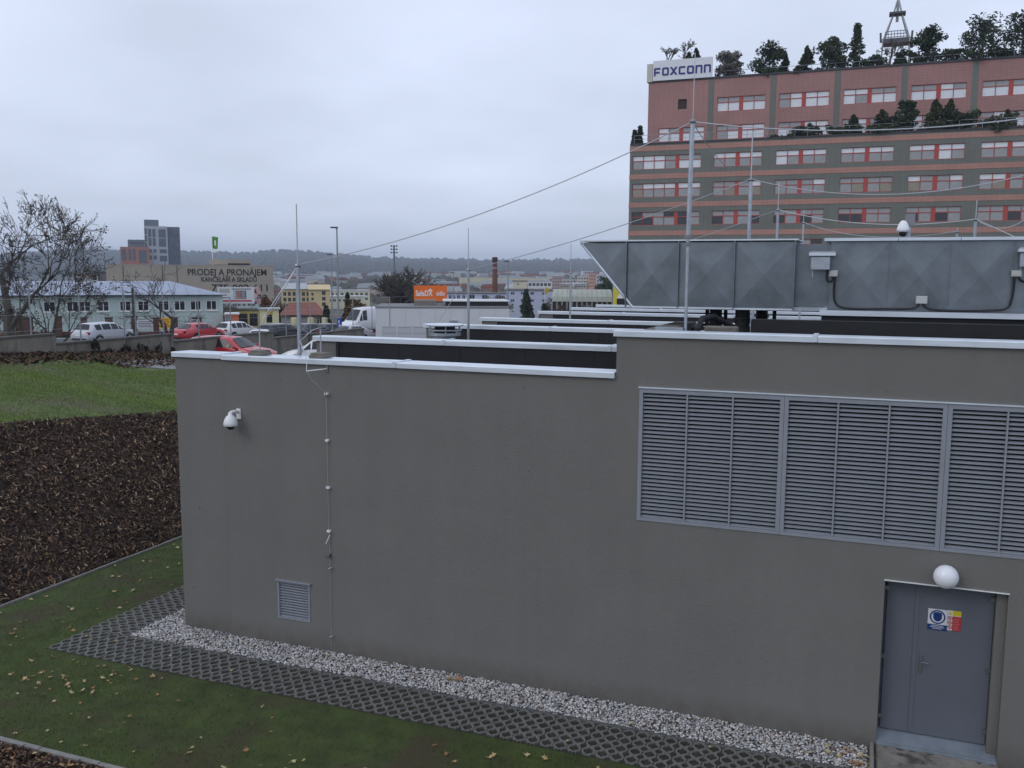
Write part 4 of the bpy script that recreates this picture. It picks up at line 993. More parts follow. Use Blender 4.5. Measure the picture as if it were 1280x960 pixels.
# antenna tower on the roof
p = aty(1120, 52, 126); zr_ = uzT-.6
A = thing('antenna_tower', 'tapering steel antenna tower with platform on the office roof', 'antenna tower', (p.x, 126, zr_)); h0 = p.z-zr_
s_ = 126/FPX*1.06
for sx in (-1, 1):
    for sy in (-1, 1): MB().tube([(sx*15*s_,sy*10*s_,0),(sx*13*s_,sy*9*s_,h0),(sx*4*s_,sy*3*s_,h0+28*s_),(0,0,h0+45*s_)], .10, 5).build('leg', M_steelpost, A, local=True)
MB().prism([(-12*s_,h0-.35),(12*s_,h0-.35),(14*s_,h0+.2),(-14*s_,h0+.2)], -1.1, 1.1).build('platform', mat('mast_grey', (.09,.095,.11), .7), A, local=True)
MB().box(-8*s_,8*s_,-.8,.8,h0+27*s_,h0+29*s_).build('platform', MATS['mast_grey'], A, local=True)
rl = MB()
for z in (3,6,9): rl.tube([(-12*s_+z*.3*s_,-1,h0+z*s_),(12*s_-z*.3*s_,-1,h0+z*s_)], .05, 4)
for x in range(-11, 12, 3): rl.tube([(x*s_,-1,h0),(x*s_,-1,h0+9*s_)], .04, 4)
rl.build('railing', M_steelpost, A, local=True)
MB().tube([(0,0,h0+20*s_),(0,0,h0+90*s_)], [.17,.08], 6).build('pole', M_steelpost, A, local=True)
for sx in (-1, 1): MB().tube([(sx*15*s_,0,h0),(sx*15.5*s_,0,h0+10*s_)], .12, 6).build('antenna', MATS['mast_grey'], A, local=True)
# roof garden
def rooftree(px, py, hpx, wpx, y, kind, m, lab, grp, zbase, seed, dens=1.0):
    k = y/FPX*1.055; b0 = aty(px, py, y); wd, h = wpx*k, hpx*k
    if kind == 'bare': return bare_tree('bare_shrub', lab, (b0.x, y, b0.z), h, 1.15, seed, grp, levels=6, trunk=.06, m=M_greyleaf, fork=.15, kids=(2,3), minr=.009, cat='shrub')
    b0.z -= .5; h = h*(.88 if grp == G1 else .80)+.5; wd *= 1.06
    return evergreen({'pine':'pine_tree','column':'columnar_conifer','cone':'conifer','bush':'evergreen_bush'}[kind], lab, 'tree' if kind != 'bush' else 'bush', (b0.x, y, b0.z), h, wd, kind, m, seed, grp, dens, leaf=.17)
G1, G2 = 'trees of the office roof garden', 'bushes of the office terrace'
for i, (px, py, hp, wp, kd, m, lab) in enumerate([
    (836,80,20,0,'bare',None,'bare twiggy shrub behind the white rooftop sign, left of two'),
    (855,77,24,0,'bare',None,'bare twiggy shrub behind the white rooftop sign, right of two'),
    (861,76,10,10,'cone',M_conif,'small dark conifer tip peeking over the rooftop sign'),
    (870,74,13,9,'cone',M_conif,'small pointed conifer right above the end of the sign lettering'),
    (911,90,25,34,'pine',M_greyleaf,'grey rounded leafless bush right of the white rooftop sign'),
    (961,94,38,40,'pine',M_conif,'broad dark pine, first right of the grey bush on the roof'),
    (981,92,24,14,'cone',M_conif,'small dark conifer leaning against the first broad pine'),
    (1008,90,30,26,'cone',M_conif2,'brownish green conifer between two broad pines on the roof'),
    (1040,86,38,38,'pine',M_conif,'broad dark pine left of the tall columnar conifer'),
    (1070,80,46,20,'column',M_conif,'tall narrow columnar conifer on the office roof'),
    (1090,81,12,30,'bush',M_conif,'low spreading evergreen right of the columnar conifer'),
    (1112,79,24,0,'bare',None,'bare pale shrub below the antenna tower'),
    (1132,77,16,24,'bush',M_conif,'low dark bush just right of the antenna tower'),
    (1158,75,38,36,'pine',M_conif,'rounded dark pine right of the antenna tower'),
    (1198,73,12,40,'bush',M_conif2,'low spreading evergreen hanging over the roof edge'),
    (1227,74,48,48,'pine',M_conif,'large broad pine on the right of the roof garden'),
    (1252,70,12,26,'bush',M_conif,'low dark bush between the two rightmost pines'),
    (1278,68,48,46,'pine',M_conif,'large pine cut by the right picture edge on the roof')]):
    rooftree(px, py, hp, wp, YU+1.2+.3*(i % 3), kd, m, lab, G1, 0, 100+i)
for i, (px, py, hp, wp, kd, m, lab) in enumerate([
    (793,180,19,9,'column',M_conif,'thin dark cypress at the left end of the terrace, left of two'),
    (800,180,25,10,'column',M_conif,'thin dark cypress at the left end of the terrace, taller of two'),
    (983,176,16,34,'bush',M_conif,'dark juniper spilling over the terrace parapet, lower of the left pair'),
    (1006,168,16,28,'bush',M_conif,'dark rounded bush behind the spilling juniper on the terrace'),
    (1042,166,12,26,'bush',M_conif,'flat dark bush left of the twin pointed bush on the terrace'),
    (1066,165,22,24,'cone',M_conif2,'squat conifer on the terrace next to the flat dark bush'),
    (1102,163,26,30,'cone',M_conif2,'wide olive conifer in the middle of the terrace'),
    (1118,162,18,26,'bush',M_conif,'dark bush between the wide olive conifer and the pointed pine'),
    (1134,160,36,22,'pine',M_conif,'pointed pine on the terrace, tallest there'),
    (1168,159,34,30,'cone',M_conif2,'conifer on the terrace, left of the right hand clump'),
    (1187,158,33,26,'cone',M_conif2,'conifer on the terrace, middle of the right hand clump'),
    (1208,157,24,30,'bush',M_conif,'low conifer at the right of the terrace clump'),
    (1256,164,24,38,'bush',M_conif,'dark bush hanging over the terrace parapet near the right edge'),
    (1259,152,14,14,'cone',M_oliveleaf,'small olive shrub above the rightmost hanging bush')]):
    rooftree(px, py, hp, wp, YF+.9+.2*(i % 3), kd, m, lab, G2, 0, 300+i)
# ================================================================== STREET SIDE
M_wallc = mat('weathered_wall', (0.205, 0.185, 0.155), .95, var=.2, vscale=1.5, bump=.4, bscale=25, stain=(.09,.08,.068,.52,.68), sscale=1.3, stretch=(1,1,.35))
M_cap = mat('dark_wall_cap', (0.10, 0.095, 0.085), .9, var=.25, vscale=3)
XW = -30.3
RW = thing('retaining_wall', 'stepped weathered concrete wall between lawn and street', 'wall', (XW, 10, 2.5))
segs = [(10,27.7,4.0),(27.7,34.4,3.6),(34.4,42.2,3.25),(42.2,52.0,2.9)]
for a, b_, z in segs:
    MB().box(XW-.15, XW+.15, a+.004, b_-.004, .6, z-.07).build('wall_section', M_wallc, RW)
    for k in range(int((b_-a)/1.9)):
        L0 = (b_-a)/int((b_-a)/1.9); MB().box(XW-.20, XW+.20, a+k*L0+.008, a+(k+1)*L0-.008, z-.069, z).build('cap_slab', M_cap, RW)
    MB().box(XW-.17, XW+.17, b_-.22, b_+.0, .6, z-.071).build('pier', M_wallc, RW)
FE = thing('wire_fence', 'thin grey post and wire fence standing on the concrete street wall', 'fence', (XW, 20, 3.6))
def ztop(y):
    for a, b_, z in segs:
        if a <= y < b_: return z
    return 2.9
for k in range(18):
    y = 14.6+k*2.42; z = ztop(y); MB().tube([(XW,y,z-.1),(XW,y,z+1.95)], .030, 6).build('post', M_steelpost, FE)
    z2 = ztop(y+2.42)
    for hh in (.15,.8,1.4,1.9): MB().tube([(XW,y,z+hh),(XW,y+2.42,z2+hh if abs(z-z2) < .01 else z+hh)], .004, 4).build('wire', M_wire, FE)
# plants against the wall and bare shrub stems
for k, px in enumerate((115,131,151,156,170,178,195,212)):
    p = atx(px, 434, XW+.25); z = float(T(p.x, p.y)); h = random.uniform(.35,.8)
    evergreen('wall_shrub', 'small dark shrub at the foot of the street wall, number %s from the left' % ('first second third fourth fifth sixth seventh eighth'.split()[k]), 'shrub', (p.x+.2, p.y, z), h, h*.6, 'bush', M_darkleaf, 700+k, 'small shrubs below the street wall', .25, leaf=.05)
# the paved corner of the lot
pts = []
for px, py in ((128,452.5),(225,448),(225,463),(172,459)):
    d = ray(px, py); t = 15.0
    while t < 80:
        q = CAM+d*t
        if q.z <= float(T(q.x, q.y)): break
        t += .05
    pts.append(q)
M_brick = mat('paving_grey', (.26,.26,.265), .9, var=.2, vscale=6)
PV = thing('paved_corner', 'small grey brick paved area beyond the upper lawn', 'paving', tuple(pts[0])); 
nu, nv = 16, 8
for iu in range(nu):
    for iv in range(nv):
        def Q(u, v): 
            a = pts[0].lerp(pts[1], u); b_ = pts[3].lerp(pts[2], u); q = a.lerp(b_, v); return Vector((q.x, q.y, float(T(q.x, q.y))+.03))
        g = .05; u0, u1, v0, v1 = (iu+g)/nu, (iu+1-g)/nu, (iv+g)/nv, (iv+1-g)/nv
        c = [Q(u0,v0),Q(u1,v0),Q(u1,v1),Q(u0,v1)]; b = MB(); b.v = [tuple(x) for x in c]+[tuple(x-Vector((0,0,.06))) for x in c]; b.f = [(3,2,1,0),(0,1,5,4),(1,2,6,5),(2,3,7,6),(3,0,4,7)]
        b.build('paving_stone', M_brick, PV)
b = MB(); b.poly([tuple(q+Vector((0,0,.012))) for q in pts][::-1]); b.build('joint_bed', M_soil, PV)

# ------------------------------------------------------------------ trees on the street side
def ground(px, py, d):
    p = atd(px, py, d); return Vector((p.x, p.y, float(T(p.x, p.y))))
def treeat(px, d, pytop, **k):
    p = atd(px, 400, d); z = float(T(p.x, p.y)) if p.y < 139 else -3.0; top = atd(px, pytop, d).z
    return bare_tree(base=(p.x, p.y, z), h=top-z, **k)
treeat(12, 46, 236, name='leafy_tree', label='large half bare tree with olive leaves at the left picture edge', spread=.95, seed=12, levels=8, trunk=.17, leaves=M_oliveleaf, leafn=5200, leafsize=.055, fork=.17, kids=(2,3), minr=.006, low=.55)
treeat(64, 40, 258, name='dark_leafed_tree', label='slim multi stemmed tree with dark dry leaves before the street wall', spread=.95, seed=36, levels=7, trunk=.07, leaves=M_darkleaf, leafn=2600, leafsize=.045, fork=.18, kids=(2,3), minr=.005)
treeat(212, 66, 326, name='bare_tree', label='bare tree with arching branches before the mint green house', spread=1.15, seed=8, levels=6, trunk=.13, fork=.24, kids=(2,3), minr=.009, up=.1)
treeat(486, 96, 331, name='bare_tree', label='big round bare tree left of the orange sign board', spread=1.15, seed=21, levels=6, trunk=.22, fork=.14, kids=(3,4), minr=.010, up=.15)
treeat(520, 92, 352, name='bare_tree', label='small bare tree right behind the orange sign board', spread=1.1, seed=23, levels=5, trunk=.12, fork=.18, kids=(3,4), minr=.016)
for i, (px, d, top, wpx, lab, m) in enumerate([
    (24,48.5,352,80,'olive brown leafy shrub thicket behind the wall at the left edge', M_oliveleaf),
    (446,92,374,34,'brown leafed bush between the white van and the round bare tree', M_brownleaf),
    (352,128,372,40,'rusty brown bush behind the yellow guard hut', M_brownleaf),
    (362,126,380,30,'rusty brown bush left of the red roofed house', M_brownleaf),
    (330,135,368,18,'orange brown tree behind the billboard', mat('orange_foliage',(.17,.075,.025),.9,var=.4)),
    (616,150,366,44,'grey brown bush at the foot of the brick chimney', M_greyleaf),
    (700,140,362,34,'grey leafless bush below the yellow flag', M_greyleaf)]):
    p = atd(px, 392, d); z = float(T(p.x, p.y)) if d < 130 else p.z-1; tz = atd(px, top, d).z
    evergreen('brown_bush', lab, 'bush', (p.x, p.y, z), tz-z, wpx*d/FPX, 'bush', m, 800+i, None, 1.6 if px > 40 else .8, leaf=.22 if px > 40 else .075)
for i, (px, d, top, wpx, lab) in enumerate([(658,118,364,22,'dark pointed conifer right of the white panel building'),(680,122,381,18,'low dark conifer beside the pointed conifer'),(435,120,368,10,'narrow dark conifer behind the white van'),(408,110,384,14,'dark evergreen by the two lamp posts'),(757,190,344,26,'dark broad tree left of the yellow panel')]):
    p = atd(px, 398, d); z = min(p.z, -2.5); tz = atd(px, top, d).z
    evergreen('conifer', lab, 'tree', (p.x, p.y, z), tz-z, wpx*d/FPX*1.25, 'cone' if i != 4 else 'pine', M_conif, 830+i, None, 1.5, leaf=.25)

# ------------------------------------------------------------------ cars
M_tyre = mat('tyre', (.012,.012,.012), .9); M_rim = mat('alloy_rim', (.35,.36,.37), .35, metal=.7); M_cglass = mat('car_glass', (.025,.03,.035), .12, spec=.35)
M_tail = mat('tail_light', (.35,.01,.012), .25, coat=.5); M_head = mat('head_light', (.6,.62,.65), .12, coat=.5); M_trim = mat('black_trim', (.015,.015,.016), .55)
CARS = {   # x, z_low, z_belt, z_top, half width low, belt, top
 'wagon': dict(L=4.75, st=[(-2.36,.42,.74,.76,.70,.74,.70),(-2.30,.30,.88,.92,.82,.84,.76),(-2.12,.26,.95,1.02,.89,.88,.74),(-1.80,.24,.97,1.42,.91,.89,.60),(-1.2,.22,.97,1.48,.91,.90,.63),(-.2,.21,.95,1.50,.91,.90,.64),(.45,.21,.94,1.44,.91,.90,.62),(1.18,.22,.92,.95,.91,.89,.80),(1.85,.24,.84,.87,.89,.86,.74),(2.20,.28,.72,.75,.84,.80,.66),(2.37,.40,.58,.60,.66,.66,.60)], ws=6, rear=2, side=(3,6)),
 'hatch': dict(L=4.2, st=[(-2.05,.42,.72,.74,.68,.72,.68),(-2.00,.30,.90,.94,.80,.82,.74),(-1.86,.26,.95,1.00,.87,.86,.74),(-1.45,.24,.96,1.42,.88,.87,.60),(-.9,.22,.96,1.50,.88,.88,.62),(-.1,.21,.94,1.52,.88,.88,.63),(.40,.21,.93,1.46,.88,.88,.61),(1.10,.22,.92,.95,.88,.87,.78),(1.62,.24,.84,.87,.86,.84,.72),(1.95,.28,.70,.73,.80,.77,.64),(2.10,.40,.56,.58,.62,.62,.58)], ws=6, rear=2, side=(3,6)),
 'sedan': dict(L=4.6, st=[(-2.30,.42,.76,.78,.70,.74,.70),(-2.24,.30,.90,.94,.82,.83,.74),(-1.70,.25,.97,1.02,.89,.87,.74),(-1.0,.23,.96,1.40,.90,.88,.58),(-.5,.22,.95,1.44,.90,.89,.60),(.0,.21,.94,1.45,.90,.89,.60),(.45,.21,.93,1.40,.90,.89,.59),(1.20,.22,.91,.94,.90,.88,.80),(1.80,.24,.83,.86,.88,.85,.73),(2.15,.28,.70,.73,.83,.79,.65),(2.30,.40,.57,.59,.64,.64,.58)], ws=6, rear=2, side=(3,6)),
 'van': dict(L=5.6, st=[(-2.80,.45,1.2,2.45,.90,.96,.84),(-2.76,.40,1.2,2.50,.94,.98,.87),(-2.0,.38,1.2,2.55,.97,1.0,.88),(-.5,.36,1.2,2.57,.97,1.0,.88),(.6,.36,1.2,2.56,.97,1.0,.88),(1.05,.36,1.2,2.50,.97,1.0,.86),(1.25,.36,1.2,2.42,.97,1.0,.84),(2.02,.36,1.18,1.24,.97,.97,.86),(2.45,.38,1.05,1.10,.95,.92,.80),(2.72,.42,.85,.88,.90,.86,.74),(2.84,.52,.70,.72,.74,.74,.66)], ws=6, rear=None, side=(4,6))}
def car(kind, label, colour, pos, heading, group, lights=True, tail=True, rough=.28, name=None):
    S = CARS[kind]; st = S['st']
    cm = mat('paint_%s' % '_'.join('%02d' % int(c*99) for c in colour), colour, rough, coat=.7, spec=.5)
    c = thing(name or {'van':'delivery_van'}.get(kind, 'parked_car'), label, 'van' if kind == 'van' else 'car', pos, heading, group)
    b = MB(); n = 15
    for x, zl, zb_, zt, wl, wb, wt in st:
        zm = zl+(zb_-zl)*.45
        half = [(0,zl),(wl*.86,zl),(wl,zl+.10),(wb+.015,zm),(wb,zb_),(wt+(wb-wt)*.12,zb_+(zt-zb_)*.86),(wt*.82,zt-.005),(0,zt+.02)]
        ring = half+[(-y, z) for y, z in half[-2:0:-1]]
        b.v += [(x,y,z) for y, z in ring]; n = len(ring)
    for k in range(len(st)-1):
        for j in range(n): q = (j+1) % n; b.f.append((k*n+j, k*n+q, (k+1)*n+q, (k+1)*n+j))
    b.f.append(tuple(range(n))[::-1]); e = (len(st)-1)*n; b.f.append(tuple(e+j for j in range(n)))
    b.build('body', cm, c, True, local=True)
    def gp(k, f, v, s=1):   # point on greenhouse side between station k and k+1
        A, B_ = st[k], st[min(k+1, len(st)-1)]; q = [A[i]+(B_[i]-A[i])*f for i in range(7)]
        yb, yt = q[5], q[6]+(q[5]-q[6])*.12; zb_, zt = q[2], q[2]+(q[3]-q[2])*.86
        return (q[0], s*(yb+(yt-yb)*v+.012), zb_+(zt-zb_)*v)
    s0, s1 = S['side']
    for s in (-1, 1):
        cuts = [(s0,.25),(s0+1,.15),(s0+2,.0),(s1,.02)] if kind != 'van' else [(s0+.0,.25),(s1,.05)]
        cuts = [(int(k), f) for k, f in cuts]
        for (k0, f0), (k1, f1) in zip(cuts[:-1], cuts[1:]):
            pts = []; pos0 = k0+f0+.06; pos1 = k1+f1-.06; m = 5
            lo = [gp(int(min(pos0+(pos1-pos0)*i/m, len(st)-1.001)), (pos0+(pos1-pos0)*i/m) % 1, .10, s) for i in range(m+1)]
            hi = [gp(int(min(pos0+(pos1-pos0)*i/m, len(st)-1.001)), (pos0+(pos1-pos0)*i/m) % 1, .95, s) for i in range(m+1)]
            g = MB()
            for i in range(m): g.quad(*( (lo[i],lo[i+1],hi[i+1],hi[i]) if s < 0 else (lo[i+1],lo[i],hi[i],hi[i+1])))
            g.build('side_window', M_cglass, c, local=True)
        # front quarter of the glasshouse beside the screen
        g = MB(); g.poly([gp(s1,.06,.10,s), gp(s1,.62,.10,s), gp(s1,.10,.9,s)]); g.build('quarter_window', M_cglass, c, local=True)
        yb = st[7][5]; 
        MB().bbox(st[7][0]-.32, st[7][0]-.14, *( (yb+.01,yb+.16) if s > 0 else (-yb-.16,-yb-.01)), st[7][2]+.02, st[7][2]+.15, .02).build('mirror', cm, c, local=True)
    def screen(k0, k1, nm):
        A, B_ = st[k0], st[k1]; g = MB()
        def q(P, f): return P
        ax, az, ay = A[0], A[3]+.012, A[6]*.86; bx, bz, by = B_[0], B_[3]+.015, B_[6]*.92
        sx = .03 if nm == 'windscreen' else -.03
        P0 = [(bx-(bx-ax)*.06+sx,by,bz+(az-bz)*.06),(bx-(bx-ax)*.06+sx,-by,bz+(az-bz)*.06),(ax+(bx-ax)*.08+sx,-ay,az+(bz-az)*.08),(ax+(bx-ax)*.08+sx,ay,az+(bz-az)*.08)]
        Pm = [((a[0]+b_[0])/2+sx*.5, 0, (a[2]+b_[2])/2+.03) for a, b_ in ((P0[0],P0[1]),(P0[2],P0[3]))]
        g.quad(P0[0], Pm[0], Pm[1], P0[3]); g.quad(Pm[0], P0[1], P0[2], Pm[1]); g.build(nm, M_cglass, c, local=True)
    screen(6, 7, 'windscreen')
    if S['rear'] is not None: screen(3, 2, 'rear_window')
    r = .33 if kind != 'van' else .36; ax_f, ax_r = st[8][0]-.42, st[2][0]+.72 if kind != 'van' else -1.75
    for x in (ax_f, ax_r):
        for s in (-1, 1):
            y = s*(st[5][4]+.012)
            MB().cyl((x, y-(.21 if s > 0 else 0)-s*0, r), r*1.14, .205, 20, 'y').build('wheel_arch', M_trim, c, local=True)
            w_ = MB().cyl((x, y-(.2 if s > 0 else -.0)-(0 if s > 0 else .01), r), r, .21, 20, 'y').build('wheel', M_tyre, c, local=True)
            rim = MB().cyl((x, y+(.011 if s > 0 else -.018), r), r*.64, .008, 14, 'y').build('rim', M_rim, c, local=True); rim.parent = w_
    f, g_ = st[9], st[10]
    for s in (-1, 1):
        MB().bbox(f[0]-.22, f[0]+.05, *sorted((s*(f[5]-.03-.22), s*(f[5]+.015))), f[2]-.13, f[2]-.0, .02).build('headlight', M_head, c, local=True)
        t_ = st[1]; MB().bbox(t_[0]-.035, t_[0]+.22, *sorted((s*(t_[5]-.26), s*(t_[5]+.03))), t_[2]-.17, t_[2]+.02, .02).build('tail_light', M_tail, c, local=True)
    MB().box(g_[0]-.06, g_[0]+.015, -.5, .5, .42, .55).build('grille', M_trim, c, local=True)
    MB().box(st[0][0]-.02, st[0][0]+.05, -.62, .62, .33, .45).build('bumper_trim', M_trim, c, local=True)
    MB().box(st[0][0]-.022, st[0][0]+.02, -.26, .26, .60, .71).build('number_plate', M_white, c, local=True)
    return c
def caron(kind, label, colour, px, d, heading, group, dz=0, py=415, **k):
    p = atd(px, py, d); z = float(T(p.x, p.y))+dz
    return car(kind, label, colour, (p.x, p.y, z), R(heading), group, **k)
GS, GL = 'cars parked along the street', 'cars in the lot behind the building'
caron('wagon','silver estate car on the street behind the wire fence',(.52,.54,.58),131,66,90,GS)
caron('sedan','red saloon on the street seen from its rear left of the white hatchback',(.50,.025,.035),247,73,85,GS)
caron('hatch','white hatchback with red tail lights parked behind the red saloon',(.70,.70,.71),296,80,82,GS)
caron('hatch','white car nose showing low behind the wall step',(.68,.68,.70),324,70,-60,GS,dz=-.45)
caron('wagon','black estate car parked before the yellow guard hut',(.018,.020,.026),352,76,80,GS)
caron('sedan','dark grey saloon right of the black estate car',(.035,.040,.048),386,82,80,GS)
caron('sedan','dark saloon parked behind the coping, left of the lamp posts',(.028,.032,.036),410,84,80,GS)
caron('sedan','silver saloon in front of the white van',(.42,.43,.44),436,76,-100,GS)
caron('van','white delivery van with dark windscreen facing the camera',(.72,.73,.75),459,91,-112,GS,dz=.45)
caron('wagon','red estate car close behind the left roof edge',(.50,.018,.030),286,46.5,4,GL,dz=.12)
caron('hatch','white car nose peeking over the roof edge right of the tall mast',(.70,.71,.73),404,47,-162,GL,dz=.10)

# ------------------------------------------------------------------ lamp posts and signs
def lamp_post(px, pytop, d, label, arm=-1, name='street_lamp'):
    t = atd(px, pytop, d); z0 = float(T(t.x, t.y)) if (t.y < 139 and t.x < -31) else -4.0
    l = thing(name, label, 'street lamp', (t.x, t.y, z0), bearing(px), 'street lamps'); h = t.z-z0
    MB().tube([(0,0,0),(0,0,h*.5),(0,0,h)], [.10,.085,.06], 8).build('pole', M_steelpost, l, local=True)
    MB().box(*sorted((arm*.55, .1*-arm)), -.14,.14,h-.02,h+.10).build('lamp_head', mat('lamp_dark', (.05,.055,.06), .6), l, local=True)
    return l
lamp_post(421, 285, 80, 'tall street lamp with blue parking sign on its pole')
lamp_post(414, 318.5, 118, 'street lamp just left of and shorter than the tallest one')
lamp_post(567, 341, 150, 'far street lamp above the orange sign board')
lamp_post(635, 327, 112, 'street lamp right of the brick chimney')
p = atd(424.5, 405, 79.7); l = thing('parking_sign', 'blue road sign on the pole of the tall street lamp', 'road sign', tuple(p), bearing(424))
MB().box(-.2,.2,-.15,-.12,-.5,.5).build('panel', mat('road_blue', (.01,.07,.42), .4), l, local=True); MB().box(-.08,.08,-.155,-.151,-.25,-.05).build('symbol', M_white, l, local=True); MB().box(-.05,.05,-.12,-.02,-.02,.02).build('clamp', M_hw, l, local=True)
MB().box(-.1,-.02,-.156,-.151,.05,.35).build('symbol', M_white, l, local=True)
t = atd(492.5, 307, 170); l = thing('floodlight_mast', 'tall floodlight mast rising behind the round bare tree', 'floodlight mast', (t.x, t.y, -3), bearing(492)); h = t.z+3
MB().tube([(0,0,0),(0,0,h)], [.3,.16], 8).build('pole', M_hw, l, local=True)
for k in range(3):
    MB().box(-.6,.6,-.06,.06,h-.15-k*.6,h-.05-k*.6).build('crossbar', M_hw, l, local=True)
    for x in (-.5, 0, .5): MB().box(x-.14,x+.14,-.25,-.07,h-.2-k*.6,h+.06-k*.6).build('floodlight', mat('lamp_dark', (.05,.055,.06)), l, local=True)
p = atd(168, 430, 44.0); zz = float(T(p.x,p.y)); l = thing('timber_pole', 'thick square pole standing before the mint green house', 'pole', (atd(168.5,420,48).x, atd(168.5,420,48).y, street_z(atd(168.5,420,48).y)), bearing(168))
h = atd(168.5,360,48).z-l.location.z
MB().box(-.075,.03,-.06,.06,0,h).build('pole', M_bark, l, local=True); MB().box(.032,.09,-.05,.05,0,h-.05).build('steel_channel', M_steelpost, l, local=True)

# orange company sign
p0, p1 = atd(517.5,376.5,75), atd(558.5,357,75); W_ = (41)*75/FPX; H_ = p1.z-p0.z
s = thing('company_sign', 'orange sign board with white lettering behind the white panel building', 'sign', tuple(p0), bearing(538))
MB().box(0,W_,0,.12,0,H_).build('board', mat('orange_board', (.78,.16,.015), .5), s, local=True)
for x in (W_*.1, W_*.5, W_*.9): MB().box(x-.04,x+.04,.13,.21,-2.2,H_).build('support', M_steelpost, s, local=True)
def text_part(txt, size, x, z, y, m, parent, name='lettering', ext=.01, sx=1.0, bold=0.0):
    cu = bpy.data.curves.new(name, 'FONT'); cu.body = txt; cu.size = size; cu.extrude = ext; cu.offset = bold; cu.resolution_u = 3
    tmp = bpy.data.objects.new('tmp', cu); COL.objects.link(tmp); dg = bpy.context.evaluated_depsgraph_get(); me = bpy.data.meshes.new_from_object(tmp.evaluated_get(dg)); bpy.data.objects.remove(tmp)
    me.materials.clear(); me.materials.append(m); o = bpy.data.objects.new(name, me); COL.objects.link(o); o.parent = parent; o.location = (x, y, z); o.rotation_euler = (math.pi/2,0,0); o.scale = (sx,1,1); return o
text_part('SafeDX', .62, W_*.05, H_*.34, -.012, M_white, s, sx=.72, bold=.014); text_part('sídlo', .52, W_*.68, H_*.36, -.012, M_white, s, sx=.70, bold=.010)
MB().poly([(W_*.42,-.011,H_*.66),(W_*.57,-.011,H_*.66),(W_*.495,-.011,H_*.82)]).build('roof_symbol', M_white, s, local=True)

# ------------------------------------------------------------------ buildings
def facade_building(name, label, px0, px1, pyt, d, depth, m, zb, roof='flat', roofm=None, wins=(), pyr=None, rot=0.0, framem=None, group=None, overhang=.15, cat='building'):
    """box facing the camera; wins: (u0,u1,py0,py1) in fractions of width and pixel rows"""
    c = (px0+px1)/2; p = atd(c, pyt, d); W = (px1-px0)*d/FPX; rz = bearing(c)+rot
    t = thing(name, label, cat, (p.x, p.y, zb), rz, group); zt = p.z-zb
    hs = []
    for u0, u1, py0, py1 in wins:
        z1 = atd(c, py0, d).z-zb; z0 = atd(c, py1, d).z-zb; hs.append(((u0-.5)*W, (u1-.5)*W, z0, z1, .10))
    holed_wall(MB(), -W/2, W/2, 0, zt, 0, hs, .3).build('wall', m, t, local=True)
    MB().box(-W/2+.005, W/2-.005, .301, depth, 0, zt-.005).build('block', m, t, local=True)
    for x0, x1, z0, z1, dp in hs:
        f = MB(); k = min(.07, (x1-x0)*.12)
        for q in ((x0,x0+k,z0,z1),(x1-k,x1,z0,z1),(x0+k,x1-k,z0,z0+k),(x0+k,x1-k,z1-k,z1),((x0+x1)/2-k*.5,(x0+x1)/2+k*.5,z0+k,z1-k)): f.box(q[0],q[1],.05,.09,q[2],q[3])
        w_ = f.build('window', framem or M_white, t, local=True)
        g = MB().box(x0,x1,.085,.099,z0,z1).build('pane', M_glass, t, local=True); g.parent = w_
        if (x1-x0)*FPX/d > 12: s_ = MB().box(x0-.06,x1+.06,-.10,.05,z0-.07,z0-.002).build('sill', M_white, t, local=True); s_.parent = w_
    o_ = overhang; rm = roofm or M_cap
    if roof == 'flat':
        MB().box(-W/2-o_, W/2+o_, -o_, depth+o_, zt+.001, zt+.12).build('roof', rm, t, local=True)
    else:
        zr = atd(c, pyr, d).z-zb; b = MB(); e = .02
        inx = {'hip': min(depth/2, W*.2), 'gable': 0}[roof]
        b.v = [(-W/2-o_,-o_*2,zt+e),(W/2+o_,-o_*2,zt+e),(W/2+o_,depth+o_*2,zt+e),(-W/2-o_,depth+o_*2,zt+e),(-W/2+inx-(o_ if not inx else 0),depth/2,zr),(W/2-inx+(o_ if not inx else 0),depth/2,zr)]
        b.f = [(0,1,5,4),(1,2,5),(2,3,4,5),(3,0,4),(3,2,1,0)]; b.build('roof', rm, t, local=True)
        MB().box(-W/2-o_, W/2+o_, -o_*2-.02, -o_*2+.06, zt-.06, zt+.012).build('gutter', M_trim, t, local=True)
        if rm.name == 'blue_grey_metal_roof':
            n = int(W/1.1)
            for k in range(n+1):
                x = -W/2-o_+.04+(W+2*o_-.08)*k/n; xe = max(-W/2+inx, min(W/2-inx, x)); f = 1.0
                if abs(x-xe) > .01: f = 1-abs(x-xe)/max(inx+o_, .1)
                MB().tube([(x,-o_*2,zt+.04),(x+(0),-o_*2+(depth/2+o_*2)*max(f,.02),zt+(zr-zt)*max(f,.02)+.03)], .025, 4).build('roof_seam', rm, t, local=True)
    return t, W, zt
M_mint = mat('mint_render', (.48,.57,.54), .85, var=.08, vscale=.6); M_mroof = mat('blue_grey_metal_roof', (.33,.37,.46), .45, metal=.3, var=.12, vscale=.8)
M_beige = mat('beige_panel', (.37,.325,.27), .85, var=.10, vscale=.25); M_wpanel = mat('white_panel', (.62,.625,.63), .6, var=.04, vscale=.5); M_yellow = mat('yellow_render', (.60,.48,.26), .85, var=.06)
M_cream = mat('cream_render', (.62,.58,.44), .85, var=.08); M_lav = mat('pale_blue_render', (.52,.56,.70), .8, var=.06); M_redroof = mat('red_tile_roof', (.20,.075,.055), .85, var=.25, vscale=3); M_greyroof = mat('pale_grey_roof', (.38,.41,.43), .6, var=.1)
